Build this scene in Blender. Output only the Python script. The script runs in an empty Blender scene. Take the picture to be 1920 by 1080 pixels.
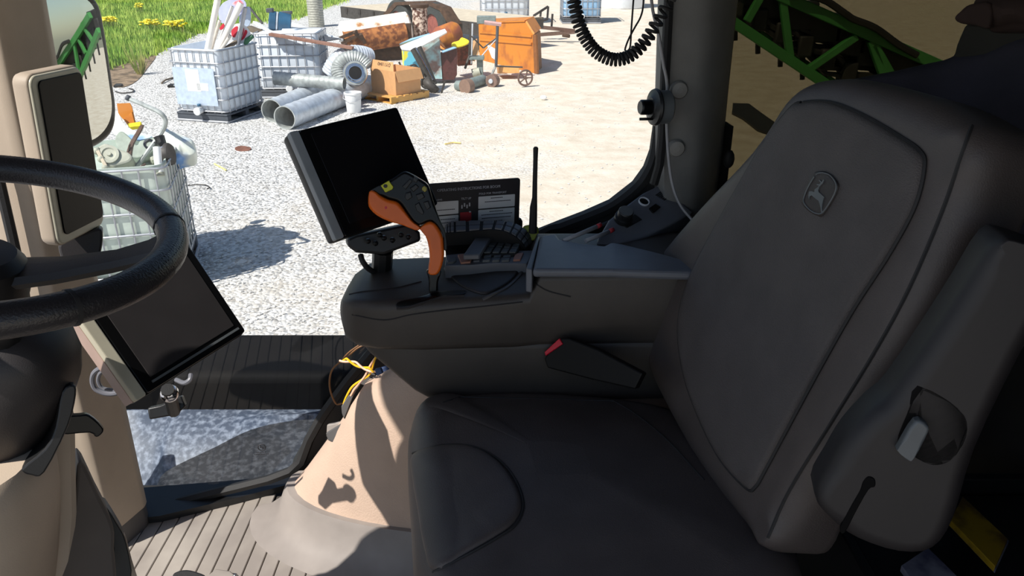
import bpy, bmesh, math, random
from mathutils import Vector, Matrix
from mathutils.bvhtree import BVHTree
random.seed(7)
S = bpy.context.scene
COL = S.collection
V = Vector
# ------------------------------------------------------------------ camera
FOC, PITCH, CAM = 1500.0, math.radians(24), V((0, 0, 1.35))
cam_d = bpy.data.cameras.new('camera')
cam_d.sensor_width = 36.0
cam_d.lens = 36.0 * FOC / 1920.0
cam_d.clip_start = 0.02
cam_d.clip_end = 400
cam = bpy.data.objects.new('camera', cam_d)
cam.location = CAM
cam.rotation_euler = (math.radians(90) - PITCH, 0, 0)
COL.objects.link(cam)
S.camera = cam
# ------------------------------------------------------------------ sky, sun, exposure
SUN = V((0.685, 0.615, -1.10)).normalized()          # direction the light travels
w = bpy.data.worlds.new('world'); S.world = w; w.use_nodes = True
nt = w.node_tree; nt.nodes.clear()
o_ = nt.nodes.new('ShaderNodeOutputWorld'); b_ = nt.nodes.new('ShaderNodeBackground')
sk = nt.nodes.new('ShaderNodeTexSky'); sk.sky_type = 'NISHITA'; sk.sun_disc = False
sk.sun_elevation = math.asin(-SUN.z)
sk.sun_rotation = math.atan2(-SUN.x, -SUN.y)
sk.air_density = 1.0; sk.dust_density = 0.8; sk.ozone_density = 1.0
b_.inputs[1].default_value = 0.115
nt.links.new(sk.outputs[0], b_.inputs[0]); nt.links.new(b_.outputs[0], o_.inputs[0])
sl = bpy.data.lights.new('sun', 'SUN'); sl.energy = 5.6; sl.angle = math.radians(0.53); sl.color = (1.0, 0.965, 0.91)
so = bpy.data.objects.new('sun', sl); COL.objects.link(so)
so.rotation_euler = SUN.to_track_quat('-Z', 'Y').to_euler()
so.location = (-8, -7, 12)
vs = S.view_settings
vs.view_transform = 'Standard'; vs.look = 'None'; vs.gamma = 1.0; vs.use_curve_mapping = False
vs.exposure = 0.12
S.cycles.max_bounces = 10; S.cycles.diffuse_bounces = 5; S.cycles.transparent_max_bounces = 16
S.cycles.sample_clamp_indirect = 6.0
S.cycles.caustics_reflective = False; S.cycles.caustics_refractive = False
# ------------------------------------------------------------------ projection helpers (plan a place from the photo)
cp, sp = math.cos(PITCH), math.sin(PITCH)
def ray(x, y):
    u = (x - 960) / FOC; v = (y - 540) / FOC
    return V((u, cp - sp * v, -sp - cp * v))
def at(x, y, Y=None, Z=None):
    r = ray(x, y)
    t = Y / r.y if Y is not None else (Z - CAM.z) / r.z
    return CAM + r * t
def onpl(x, y, P0, n):
    r = ray(x, y)
    return CAM + r * ((V(P0) - CAM).dot(n) / r.dot(n))
G = -1.75                                           # yard level below the cab floor
def gnd(x, y, h=0.0): return at(x, y, Z=G + h)
# ------------------------------------------------------------------ materials
def c(r, g, b):
    f = lambda q: (q / 255 / 12.92) if q <= 10 else ((q / 255 + .055) / 1.055) ** 2.4
    return (f(r), f(g), f(b), 1)
MATS = {}
def pm(name, col, rough=.5, metal=0., var=.12, scale=14., bump=0., bscale=220., spec=.5, col2=None, fac=(.42, .6), detail=4, bvor=False):
    m = bpy.data.materials.new(name); m.use_nodes = True; t = m.node_tree; N = t.nodes; L = t.links
    p = N['Principled BSDF']
    p.inputs['Roughness'].default_value = rough; p.inputs['Metallic'].default_value = metal
    p.inputs['Specular IOR Level'].default_value = spec
    tc = N.new('ShaderNodeTexCoord')
    nz = N.new('ShaderNodeTexNoise'); nz.inputs['Scale'].default_value = scale; nz.inputs['Detail'].default_value = detail
    L.new(tc.outputs['Object'], nz.inputs['Vector'])
    rp = N.new('ShaderNodeValToRGB')
    if col2 is None:
        rp.color_ramp.elements[0].position = .3; rp.color_ramp.elements[1].position = .7
        rp.color_ramp.elements[0].color = tuple(q * (1 - var) for q in col[:3]) + (1,)
        rp.color_ramp.elements[1].color = tuple(min(1, q * (1 + var)) for q in col[:3]) + (1,)
    else:
        rp.color_ramp.elements[0].position, rp.color_ramp.elements[1].position = fac
        rp.color_ramp.elements[0].color = col; rp.color_ramp.elements[1].color = col2
    L.new(nz.outputs['Fac'], rp.inputs[0]); L.new(rp.outputs[0], p.inputs['Base Color'])
    if bump:
        if bvor:
            bn = N.new('ShaderNodeTexVoronoi'); out = bn.outputs['Distance']
        else:
            bn = N.new('ShaderNodeTexNoise'); out = bn.outputs['Fac']
        bn.inputs['Scale'].default_value = bscale
        L.new(tc.outputs['Object'], bn.inputs['Vector'])
        bp = N.new('ShaderNodeBump'); bp.inputs['Strength'].default_value = bump; bp.inputs['Distance'].default_value = .002
        L.new(out, bp.inputs['Height']); L.new(bp.outputs[0], p.inputs['Normal'])
    MATS[name] = m
    return m
def glassmat(name, tint, refl=.03, edge=.5):
    m = bpy.data.materials.new(name); m.use_nodes = True; t = m.node_tree; N = t.nodes; L = t.links
    N.clear()
    o = N.new('ShaderNodeOutputMaterial'); mx = N.new('ShaderNodeMixShader')
    tr = N.new('ShaderNodeBsdfTransparent'); tr.inputs[0].default_value = tint
    gl = N.new('ShaderNodeBsdfGlossy'); gl.inputs['Roughness'].default_value = .01
    lw = N.new('ShaderNodeLayerWeight'); lw.inputs['Blend'].default_value = .5
    pw = N.new('ShaderNodeMath'); pw.operation = 'POWER'; pw.inputs[1].default_value = 5
    ml = N.new('ShaderNodeMath'); ml.operation = 'MULTIPLY_ADD'; ml.inputs[1].default_value = edge; ml.inputs[2].default_value = refl
    L.new(lw.outputs['Facing'], pw.inputs[0]); L.new(pw.outputs[0], ml.inputs[0]); L.new(ml.outputs[0], mx.inputs[0])
    L.new(tr.outputs[0], mx.inputs[1]); L.new(gl.outputs[0], mx.inputs[2]); L.new(mx.outputs[0], o.inputs[0])
    return m
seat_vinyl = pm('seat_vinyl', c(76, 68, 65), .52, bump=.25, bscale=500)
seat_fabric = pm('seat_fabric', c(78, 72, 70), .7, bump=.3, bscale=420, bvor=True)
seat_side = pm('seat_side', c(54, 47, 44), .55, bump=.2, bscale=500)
seam_mat = pm('seam_mat', c(34, 32, 32), .7)
plastic_dark = pm('plastic_dark', c(46, 42, 42), .5, bump=.15, bscale=700)
plastic_mid = pm('plastic_mid', c(78, 75, 74), .5, bump=.15, bscale=700)
plastic_black = pm('plastic_black', c(24, 24, 25), .45, bump=.1, bscale=600)
gloss_black = pm('gloss_black', c(13, 13, 14), .3, spec=.3)
rubber = pm('rubber', c(30, 29, 29), .7, bump=.2, bscale=300)
leather = pm('leather', c(40, 38, 40), .38, bump=.35, bscale=380)
beige = pm('beige', c(188, 170, 150), .6, bump=.12, bscale=600, var=.05)
beige_scuff = pm('beige_scuff', c(168, 152, 134), .6, bump=.12, bscale=600, var=.1, scale=6)
cover_cloth = pm('cover_cloth', c(190, 164, 144), .85, bump=.25, bscale=260, bvor=True, var=.05)
skirt_mat = pm('skirt_mat', c(140, 131, 124), .65, var=.22, scale=7, detail=8)
mat_rubber = pm('mat_rubber', c(140, 131, 123), .7, col2=c(172, 163, 152), fac=(.45, .72), scale=4.5, detail=12)
mat_groove = pm('mat_groove', c(60, 54, 50), .8)
console_grey = pm('console_grey', c(98, 100, 106), .45, bump=.1, bscale=700)
dark_console = pm('dark_console', c(58, 52, 47), .5, bump=.2, bscale=600)
screen = pm('screen', c(24, 23, 25), .2, var=.03, spec=.15)
screen_grey = pm('screen_grey', c(50, 47, 47), .5, var=.08, scale=20, spec=.2)  # greyer, rougher screen for the lower monitor
bezel_black = pm('bezel_black', c(18, 18, 18), .4, spec=.3)
bezel_grey = pm('bezel_grey', c(92, 96, 98), .45)
silver = pm('silver', c(184, 178, 158), .4, metal=.0)
steel = pm('steel', c(150, 150, 152), .3, metal=.9)
chrome = pm('chrome', c(200, 200, 205), .12, metal=1.)
orange = pm('orange', c(226, 104, 26), .4)
yellow_key = pm('yellow_key', c(196, 196, 40), .5)
olive_key = pm('olive_key', c(150, 140, 60), .5)
red_plastic = pm('red_plastic', c(200, 24, 50), .4)
peach_key = pm('peach_key', c(170, 120, 100), .5)
headliner = pm('headliner', c(70, 66, 62), .9)
cab_dark = pm('cab_dark', c(46, 44, 43), .7)
pillar_grey = pm('pillar_grey', c(116, 114, 110), .55, bump=.15, bscale=500)
bolt_grey = pm('bolt_grey', c(150, 146, 140), .5)
cable_grey = pm('cable_grey', c(150, 148, 150), .5)
wire_yellow = pm('wire_yellow', c(255, 190, 30), .5)
wire_pale = pm('wire_pale', c(240, 190, 160), .5)
wire_brown = pm('wire_brown', c(120, 80, 40), .5)
connector_blue = pm('connector_blue', c(50, 70, 110), .5)
board_black = pm('board_black', c(44, 40, 44), .5)
paper_white = pm('paper_white', c(222, 222, 224), .6, var=.03)
ink = pm('ink', c(40, 40, 44), .6)
loop_grey = pm('loop_grey', c(104, 104, 110), .45)
boot_brown = pm('boot_brown', c(92, 82, 74), .7, var=.1)
arm_dark = pm('arm_dark', c(32, 28, 29), .55)
recess_shade = pm('recess_shade', c(10, 9, 9), .7, spec=.1)  # black stands in for shade inside the armrest recess and slot
collar_cloth = pm('collar_cloth', c(42, 40, 34), .9)
strip_grey = pm('strip_grey', c(150, 155, 158), .45)
print_white = pm('print_white', c(190, 190, 196), .6)
print_red = pm('print_red', c(170, 40, 48), .6)
navy_cloth = pm('navy_cloth', c(42, 40, 50), .9, var=.25, scale=9, bump=.4, bscale=200)
brown_cloth = pm('brown_cloth', c(52, 36, 30), .9)
magazine_yellow = pm('magazine_yellow', c(140, 112, 16), .5, col2=c(84, 62, 24), scale=18)
magazine_page = pm('magazine_page', c(120, 120, 130), .6, col2=c(70, 70, 90), scale=20)
clip_green = pm('clip_green', c(150, 160, 40), .5)
# yard
gravel = None
green_paint = pm('green_paint', c(72, 146, 74), .45, var=.1)
boom_black = pm('boom_black', c(48, 46, 44), .6, var=.3)
galv = pm('galv', c(206, 212, 220), .38, metal=.25, var=.18, scale=9)
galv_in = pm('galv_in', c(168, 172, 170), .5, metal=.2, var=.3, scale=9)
tote_white = pm('tote_white', c(226, 232, 240), .45, var=.05)
tote_blue = pm('tote_blue', c(150, 190, 226), .45, var=.06)
tote_pale = pm('tote_pale', c(196, 206, 196), .35, var=.06)
cage_steel = pm('cage_steel', c(168, 170, 176), .45, metal=.5)
pallet_dark = pm('pallet_dark', c(72, 76, 84), .6)
plate_blue = pm('plate_blue', c(190, 204, 222), .4, metal=.2)
white_paint = pm('white_paint', c(238, 238, 238), .5, var=.04)
pvc = pm('pvc', c(236, 230, 222), .5, var=.06)
pvc_old = pm('pvc_old', c(206, 196, 184), .6, var=.1)
sign_red = pm('sign_red', c(206, 40, 60), .5)
sign_lilac = pm('sign_lilac', c(196, 200, 232), .5, var=.1)
teal = pm('teal', c(30, 84, 116), .45, var=.25, scale=5)
rust = pm('rust', c(112, 62, 34), .9, col2=c(176, 112, 60), scale=8, bump=.5, bscale=60)
rust_dark = pm('rust_dark', c(76, 54, 40), .95, var=.35, scale=9, bump=.6, bscale=50)
rust_flaky = pm('rust_flaky', c(96, 62, 52), .95, col2=c(220, 200, 184), fac=(.44, .56), scale=12, detail=8)
tank_sunlit = pm('tank_sunlit', c(244, 236, 222), .6, col2=c(176, 120, 70), fac=(.55, .7), scale=4)  # sunlight on the rusty tank's top is put into this white
maroon = pm('maroon', c(84, 40, 38), .7, var=.25)
rust_red = pm('rust_red', c(170, 84, 60), .85, col2=c(120, 62, 44), scale=16)
skip_orange = pm('skip_orange', c(204, 124, 32), .55, col2=c(160, 90, 34), fac=(.52, .72), scale=3, detail=8)
skip_shaded = pm('skip_shaded', c(132, 80, 36), .7, var=.2)  # skip orange darkened for the shade on its right end
yellow_paint = pm('yellow_paint', c(246, 214, 40), .5)
barrel_brown = pm('barrel_brown', c(150, 80, 56), .6, col2=c(200, 124, 40), scale=3)
sheet_paint = pm('sheet_paint', c(110, 200, 226), .6, col2=c(240, 226, 70), fac=(.48, .52), scale=2.2, detail=2)
sheet_rust = pm('sheet_rust', c(150, 120, 110), .7, col2=c(176, 212, 212), scale=4, detail=8)
cardboard = pm('cardboard', c(206, 154, 104), .85, var=.05)
carton_ink = pm('carton_ink', c(70, 50, 36), .8)
wood = pm('wood', c(206, 156, 84), .8, var=.15, scale=6)
wood_grey = pm('wood_grey', c(204, 190, 168), .85, var=.12, scale=5)
wood_dark = pm('wood_dark', c(112, 100, 86), .85, var=.25, scale=5)
tyre = pm('tyre', c(52, 56, 56), .8, var=.15)
hub_red = pm('hub_red', c(140, 76, 66), .7, var=.2)
iron = pm('iron', c(66, 62, 60), .6, metal=.2, var=.3)
grey_paint = pm('grey_paint', c(120, 132, 130), .55, var=.2)
cast_grey = pm('cast_grey', c(176, 176, 160), .6, var=.18, scale=7)
hood_white = pm('hood_white', c(232, 236, 226), .45, col2=c(120, 160, 214), fac=(.5, .6), scale=2.6, detail=3)
brown_steel = pm('brown_steel', c(104, 80, 70), .7, var=.2)
scuffed_blue = pm('scuffed_blue', c(68, 78, 96), .5, col2=c(156, 166, 184), fac=(.44, .84), scale=62, detail=14)
grass_mat = pm('grass_mat', c(126, 166, 56), .7, col2=c(184, 204, 96), scale=.9)
soil_mat = pm('soil_mat', c(112, 132, 60), .9, col2=c(150, 150, 80), scale=1.5)
weed_mat = pm('weed_mat', c(120, 140, 60), .7, col2=c(190, 180, 110), scale=3)
flower_yellow = pm('flower_yellow', c(252, 226, 20), .6)
clear_glass = glassmat('clear_glass', (.96, .97, .96, 1), .02, .35)
tint_glass = glassmat('tint_glass', (.27, .255, .20, 1), .02, .3)
def gravel_material():
    m = bpy.data.materials.new('gravel'); m.use_nodes = True; t = m.node_tree; N = t.nodes; L = t.links
    p = N['Principled BSDF']; p.inputs['Roughness'].default_value = .95; p.inputs['Specular IOR Level'].default_value = .1
    tc = N.new('ShaderNodeTexCoord')
    v = N.new('ShaderNodeTexVoronoi'); v.inputs['Scale'].default_value = 26
    L.new(tc.outputs['Object'], v.inputs['Vector'])
    r1 = N.new('ShaderNodeValToRGB'); e = r1.color_ramp.elements
    e[0].color = c(150, 147, 144); e[1].color = c(230, 228, 226); e[0].position = .05; e[1].position = .8
    L.new(v.outputs['Color'], r1.inputs[0])
    n1 = N.new('ShaderNodeTexNoise'); n1.inputs['Scale'].default_value = 2.4; n1.inputs['Detail'].default_value = 9; n1.inputs['Roughness'].default_value = .65
    L.new(tc.outputs['Object'], n1.inputs['Vector'])
    r2 = N.new('ShaderNodeValToRGB'); e = r2.color_ramp.elements
    e[0].color = c(202, 188, 170); e[1].color = c(224, 213, 198); e[0].position = .35; e[1].position = .65
    L.new(n1.outputs['Fac'], r2.inputs[0])
    sx = N.new('ShaderNodeSeparateXYZ'); L.new(tc.outputs['Object'], sx.inputs[0])
    ma = N.new('ShaderNodeMath'); ma.operation = 'MULTIPLY_ADD'; ma.inputs[1].default_value = .26; ma.inputs[2].default_value = .62
    L.new(sx.outputs['X'], ma.inputs[0])                       # the yard turns from gravel to packed dirt towards the rear of the machine
    n2 = N.new('ShaderNodeTexNoise'); n2.inputs['Scale'].default_value = .9; n2.inputs['Detail'].default_value = 7
    L.new(tc.outputs['Object'], n2.inputs['Vector'])
    ad = N.new('ShaderNodeMath'); ad.operation = 'ADD'; L.new(ma.outputs[0], ad.inputs[0])
    sb = N.new('ShaderNodeMath'); sb.operation = 'MULTIPLY_ADD'; sb.inputs[1].default_value = 1.6; sb.inputs[2].default_value = -.62
    L.new(n2.outputs['Fac'], sb.inputs[0]); L.new(sb.outputs[0], ad.inputs[1]); ad.use_clamp = True
    mx = N.new('ShaderNodeMix'); mx.data_type = 'RGBA'
    L.new(ad.outputs[0], mx.inputs['Factor']); L.new(r1.outputs[0], mx.inputs['A']); L.new(r2.outputs[0], mx.inputs['B'])
    L.new(mx.outputs['Result'], p.inputs['Base Color'])
    iv = N.new('ShaderNodeMath'); iv.operation = 'SUBTRACT'; iv.inputs[0].default_value = 1.15; L.new(ad.outputs[0], iv.inputs[1])
    bp = N.new('ShaderNodeBump'); bp.inputs['Distance'].default_value = .02; L.new(iv.outputs[0], bp.inputs['Strength'])
    iv2 = N.new('ShaderNodeMath'); iv2.operation = 'SUBTRACT'; iv2.inputs[0].default_value = 1; L.new(v.outputs['Distance'], iv2.inputs[1])
    L.new(iv2.outputs[0], bp.inputs['Height']); L.new(bp.outputs[0], p.inputs['Normal'])
    return m
gravel = gravel_material()
def wave_metal(name, col, scale, axis='X', metal=.55):
    m = pm(name, col, .38, metal, var=.14, scale=8); t = m.node_tree; N = t.nodes; L = t.links
    return m
# ------------------------------------------------------------------ mesh builder
ORG = {}
def frame(P0, n, xdir=None, up=V((0, 0, 1))):
    """x right, y away from the viewer, z up; n points to the viewer."""
    n = V(n).normalized()
    if xdir is None: x = up.cross(n).normalized()
    else: x = (V(xdir) - n * V(xdir).dot(n)).normalized()
    y = -n; z = x.cross(y).normalized()
    return Matrix(((x.x, y.x, z.x, P0[0]), (x.y, y.y, z.y, P0[1]), (x.z, y.z, z.z, P0[2]), (0, 0, 0, 1)))
def ypr(P0, yaw, tilt, roll=0):
    return Matrix.Translation(P0) @ Matrix.Rotation(math.radians(yaw), 4, 'Z') @ Matrix.Rotation(math.radians(tilt), 4, 'X') @ Matrix.Rotation(math.radians(roll), 4, 'Y')
def spline(pts, k=6, closed=False):
    P = [V(p) for p in pts]; n = len(P); out = []
    for i in range(n if closed else n - 1):
        p1, p2 = P[i], P[(i + 1) % n]
        p0 = P[i - 1] if (closed or i > 0) else p1 * 2 - p2
        p3 = P[(i + 2) % n] if (closed or i + 2 < n) else p2 * 2 - p1
        for j in range(k):
            t = j / k
            out.append(.5 * ((2 * p1) + (p2 - p0) * t + (2 * p0 - 5 * p1 + 4 * p2 - p3) * t * t + (3 * p1 - p0 - 3 * p2 + p3) * t ** 3))
    if not closed: out.append(P[-1])
    return out
def sp2(pts, k=5, closed=True):
    return [(p.x, p.y) for p in spline([(a, b, 0) for a, b in pts], k, closed)]
class MB:
    def __init__(s, M=None): s.v = []; s.f = []; s.M = M
    def add(s, vs, fs):
        o = len(s.v)
        s.v += [(s.M @ V(p)) if s.M else V(p) for p in vs]
        s.f += [tuple(i + o for i in f) for f in fs]
        return s
    def box(s, ce, sz, R=None):
        ce = V(ce); h = V(sz) / 2; vs = []
        for k in range(8):
            p = V((h.x if k & 1 else -h.x, h.y if k & 2 else -h.y, h.z if k & 4 else -h.z))
            vs.append(ce + (R @ p if R else p))
        return s.add(vs, [(0, 2, 3, 1), (4, 5, 7, 6), (0, 1, 5, 4), (2, 6, 7, 3), (0, 4, 6, 2), (1, 3, 7, 5)])
    def loft(s, rings, closed=True, cap=True):
        n = len(rings[0]); vs = [p for r in rings for p in r]; fs = []
        for i in range(len(rings) - 1):
            for j in range(n if closed else n - 1):
                a = i * n + j; b = i * n + (j + 1) % n
                fs.append((a, b, b + n, a + n))
        if cap:
            fs.append(tuple(range(n - 1, -1, -1))); fs.append(tuple((len(rings) - 1) * n + j for j in range(n)))
        return s.add(vs, fs)
    def tube(s, path, r, n=8, closed=False):
        P = [V(p) for p in path]; m = len(P)
        R = r if isinstance(r, (list, tuple)) else [r] * m
        T = []
        for i in range(m):
            a = P[i - 1] if (i or closed) else P[i]; b = P[(i + 1) % m] if (i < m - 1 or closed) else P[i]
            d = (b - a); T.append(d.normalized() if d.length > 1e-9 else V((0, 0, 1)))
        u = T[0].orthogonal().normalized(); rings = []
        for i in range(m):
            u = (u - T[i] * u.dot(T[i])); u = u.normalized() if u.length > 1e-6 else T[i].orthogonal().normalized()
            w_ = T[i].cross(u)
            rings.append([P[i] + (u * math.cos(2 * math.pi * j / n) + w_ * math.sin(2 * math.pi * j / n)) * R[i] for j in range(n)])
        if closed:
            rings.append(rings[0])
            # close with matched start (small twist is fine for round sections)
            return s.loft(rings, cap=False)
        return s.loft(rings)
    def lathe(s, prof, n=24, cap=True):
        rings = [[V((r * math.cos(2 * math.pi * j / n), r * math.sin(2 * math.pi * j / n), z)) for j in range(n)] for r, z in prof]
        return s.loft(rings, cap=cap)
    def prism(s, poly, vec):
        a = [V(p) for p in poly]; b = [p + V(vec) for p in a]; n = len(a)
        return s.add(a + b, [tuple(range(n)), tuple(range(2 * n - 1, n - 1, -1))] + [(j, j + n, (j + 1) % n + n, (j + 1) % n) for j in range(n)])
    def slab(s, px, P0, n, th, lift=0):
        n = V(n).normalized()
        a = [onpl(x, y, P0, n) + n * lift for x, y in px]
        return s.prism(a, -n * th)
    def puff(s, out, depth, r=.01, n=4, crown=0., back_r=0.):
        """closed outline of (x, z) in the local frame; front faces -y."""
        m = len(out); area = sum(out[i][0] * out[(i + 1) % m][1] - out[(i + 1) % m][0] * out[i][1] for i in range(m))
        if area < 0: out = out[::-1]
        nr = []
        for i in range(m):
            a, b = V(out[i - 1]), V(out[(i + 1) % m]); d = (b - a)
            d = d.normalized() if d.length > 1e-9 else V((1, 0)); nr.append(V((-d.y, d.x)))
        lim = []
        for i in range(m):                       # keep the inset below the local half width
            p_, d_ = out[i], nr[i]; best = 9.
            for j in range(m):
                if j == i or (j + 1) % m == i: continue
                a_, b_ = out[j], out[(j + 1) % m]; ex_, ey_ = b_[0] - a_[0], b_[1] - a_[1]
                de = d_.x * ey_ - d_.y * ex_
                if abs(de) < 1e-12: continue
                t_ = ((a_[0] - p_[0]) * ey_ - (a_[1] - p_[1]) * ex_) / de
                s_ = ((a_[0] - p_[0]) * d_.y - (a_[1] - p_[1]) * d_.x) / de
                if t_ > 1e-7 and -.001 <= s_ <= 1.001: best = min(best, t_)
            a_ = V(p_) - V(out[i - 1]); b_ = V(out[(i + 1) % m]) - V(p_)
            if a_.length > 1e-9 and b_.length > 1e-9:
                tn_ = math.atan2(a_.x * b_.y - a_.y * b_.x, a_.dot(b_))
                if tn_ > .03: best = min(best, min(a_.length, b_.length) / (2 * math.tan(min(tn_, 3.) / 2)) * 2.6)
            lim.append(best * .30)
        lim = [min(lim[(i + k_) % m] for k_ in (-2, -1, 0, 1, 2)) for i in range(m)]
        qm = max(r * 1.3, back_r, 1e-6)
        ins = lambda q, y: [V((out[i][0] + nr[i].x * q * min(1, lim[i] / qm), y, out[i][1] + nr[i].y * q * min(1, lim[i] / qm))) for i in range(m)]
        rings = []
        if back_r: rings.append(ins(back_r, depth)); rings.append(ins(back_r * .3, depth - back_r * .3)); rings.append(ins(0, depth - back_r))
        else: rings.append(ins(0, depth))
        for j in range(n + 1):
            a = j / n * math.pi / 2
            rings.append(ins(r * (1 - math.cos(a)), r * (1 - math.sin(a))))
        if not crown: rings.append(ins(r * 1.15, 0.))
        if crown:
            ce = sum((V((p[0], 0, p[1])) for p in out), V()) / m; last = rings[-1]
            for q in (.85, .65, .42, .2):
                rings.append([V((ce.x + (p.x - ce.x) * q, -crown * (1 - q * q), ce.z + (p.z - ce.z) * q)) for p in last])
        return s.loft(rings)
    def ball(s, ce, r, n=12, k=8):
        r = V((r, r, r)) if not hasattr(r, '__len__') else V(r); rings = []
        for i in range(1, k):
            a = math.pi * i / k
            rings.append([V(ce) + V((r.x * math.sin(a) * math.cos(2 * math.pi * j / n), r.y * math.sin(a) * math.sin(2 * math.pi * j / n), -r.z * math.cos(a))) for j in range(n)])
        return s.loft(rings)
    def bvh(s): return BVHTree.FromPolygons([tuple(p) for p in s.v], s.f)
    def build(s, name, mat, parent=None, smooth=35, bevel=0., kind=None, label=None, cat=None, group=None, seg=2, sub=0, uvw=False):
        org = V((0, 0, 0))
        if parent is not None: org = ORG[parent]
        elif s.v:
            xs = [p.x for p in s.v]; ys = [p.y for p in s.v]; zs = [p.z for p in s.v]
            org = V(((min(xs) + max(xs)) / 2, (min(ys) + max(ys)) / 2, min(zs)))
        me = bpy.data.meshes.new(name)
        me.from_pydata([tuple(p - org) for p in s.v], [], s.f)
        bm = bmesh.new(); bm.from_mesh(me); bmesh.ops.recalc_face_normals(bm, faces=bm.faces); bm.to_mesh(me); bm.free()
        me.materials.append(mat)
        if smooth:
            me.shade_smooth(); me.set_sharp_from_angle(angle=math.radians(smooth))
            for pg_ in me.polygons:
                if pg_.loop_total > 6: pg_.use_smooth = False
        o = bpy.data.objects.new(name, me); COL.objects.link(o)
        if parent is not None: o.parent = parent
        else: o.location = org
        ORG[o] = org
        if sub:
            md = o.modifiers.new('sub', 'SUBSURF'); md.levels = md.render_levels = sub
        if bevel:
            md = o.modifiers.new('bevel', 'BEVEL'); md.width = bevel; md.segments = seg; md.limit_method = 'ANGLE'; md.angle_limit = math.radians(40); md.harden_normals = False
        if kind: o['kind'] = kind
        if label: o['label'] = label
        if cat: o['category'] = cat
        if group: o['group'] = group
        return o
def thing(name, label, cat, loc=(0, 0, 0), group=None):
    o = bpy.data.objects.new(name, None); COL.objects.link(o)
    o.empty_display_size = .1
    o.location = loc; ORG[o] = V(loc)
    o['label'] = label; o['category'] = cat
    if group: o['group'] = group
    return o
KIDS = {}
def dup(root, loc, rz=0, label=None, scale=None, group=None):
    r = root.copy(); COL.objects.link(r); r.location = loc; r.rotation_euler = (0, 0, rz)
    if scale: r.scale = (scale,) * 3
    if label: r['label'] = label
    if group: r['group'] = group
    for ch in [o for o in COL.objects if o.parent == root]:
        d = ch.copy(); COL.objects.link(d); d.parent = r
        for g in [o for o in COL.objects if o.parent == ch]:
            e = g.copy(); COL.objects.link(e); e.parent = d
    return r
def hit(bvh, x, y):
    r = ray(x, y).normalized()
    p, n, i, d = bvh.ray_cast(CAM, r)
    if p is None: return None, None
    if n.dot(r) > 0: n = -n
    return p, n
def seam(bvh, px, r, k=6, lift=.0, closed=False):
    out = []
    for x, y in sp2(px, k, closed):
        p, n = hit(bvh, x, y)
        if p is not None: out.append(p + n * lift)
    return MB().tube(out, r, 6) if len(out) > 2 else MB()
def drape(bvh, px, h, rings=5, edge=.25, k=4, smooth=True, base=.001):
    """a pad lying on the surface: outline in pixels, height h, rounded edge."""
    out = sp2(px, k) if smooth else px
    m = len(out); cx = sum(p[0] for p in out) / m; cy = sum(p[1] for p in out) / m
    L = []
    prof = [(1., 0.)] + [(1 - edge * (1 - math.cos(a)), math.sin(a)) for a in (.5, 1.0, 1.57)] + [(q * (1 - edge), 1.) for q in (.75, .5, .25)]
    prev = None
    for q, hh in prof:
        rg = []
        for x, y in out:
            p, n = hit(bvh, cx + (x - cx) * q, cy + (y - cy) * q)
            if p is None: p, n = L[-1][len(rg)], V((0, 0, 0)); rg.append(p); continue
            rg.append(p + n * (base + h * hh))
        L.append(rg)
    return MB().loft(L)
def text(name, body, M, size, mat, parent=None, align='LEFT', depth=.0006, sx=1.):
    cu = bpy.data.curves.new(name, 'FONT'); cu.body = body; cu.size = size; cu.align_x = align; cu.extrude = depth; cu.resolution_u = 2
    tmp = bpy.data.objects.new(name, cu); COL.objects.link(tmp)
    dg = bpy.context.evaluated_depsgraph_get()
    me = bpy.data.meshes.new_from_object(tmp.evaluated_get(dg)); bpy.data.objects.remove(tmp)
    me.materials.clear(); me.materials.append(mat)
    # text lies in its local xy; turn it into the frame's xz plane facing -y
    T = M @ Matrix.Rotation(math.radians(90), 4, 'X') @ Matrix.Scale(sx, 4, (1, 0, 0))
    me.transform(T)
    org = ORG[parent] if parent is not None else V((0, 0, 0))
    me.transform(Matrix.Translation(-org))
    o = bpy.data.objects.new(name, me); COL.objects.link(o)
    if parent is not None: o.parent = parent
    ORG[o] = org
    return o
def rrect(wd, hg, r, k=4):
    out = []
    for cx, cz, a0 in ((wd / 2 - r, hg / 2 - r, 0), (-wd / 2 + r, hg / 2 - r, 90), (-wd / 2 + r, -hg / 2 + r, 180), (wd / 2 - r, -hg / 2 + r, 270)):
        for j in range(k + 1):
            a = math.radians(a0 + 90 * j / k); out.append((cx + r * math.cos(a), cz + r * math.sin(a)))
    return out
# ================================================================== CAB SHELL (structure)
def struct(name, mb, mat, parent=None, **k):
    return mb.build(name, mat, parent, kind=('structure' if parent is None else None), **k)
struct('floor', MB().box((-.05, 1.02, -.05), (2.2, 1.5, .06)), cab_dark, bevel=.01)
struct('ceiling', MB().box((-.02, .86, 1.79), (2.22, 1.98, .10)), headliner, bevel=.03)
# right side: window plane running slightly outwards to the rear
WP = V((-.87, 1.66, 0)); WX = V((1.30, .13, 0)).normalized(); WN = V((WX.y, -WX.x, 0))
def wpx(x, y): return onpl(x, y, WP, WN)
win_px = [(262, 958), (400, 923), (545, 882), (580, 822), (612, 768), (680, 680), (760, 602), (1000, 447), (1050, 427), (1100, 408), (1150, 386), (1195, 351),
          (1216, 322), (1228, 290), (1235, 240), (1241, 160), (1247, 0)]
wpts = [wpx(*p) for p in win_px]
topr = wpts[-1].copy(); topr += V((0, 0, 1)) * (1.74 - topr.z)
topl = wpx(40, -20) + V((0, 0, 0)); topl = V((topl.x, topl.y, 1.74))
glass_poly = wpts + [topr, topl]
struct('window_1', MB().prism([p - WN * .004 for p in glass_poly], -WN * .005), clear_glass, smooth=0)
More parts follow.
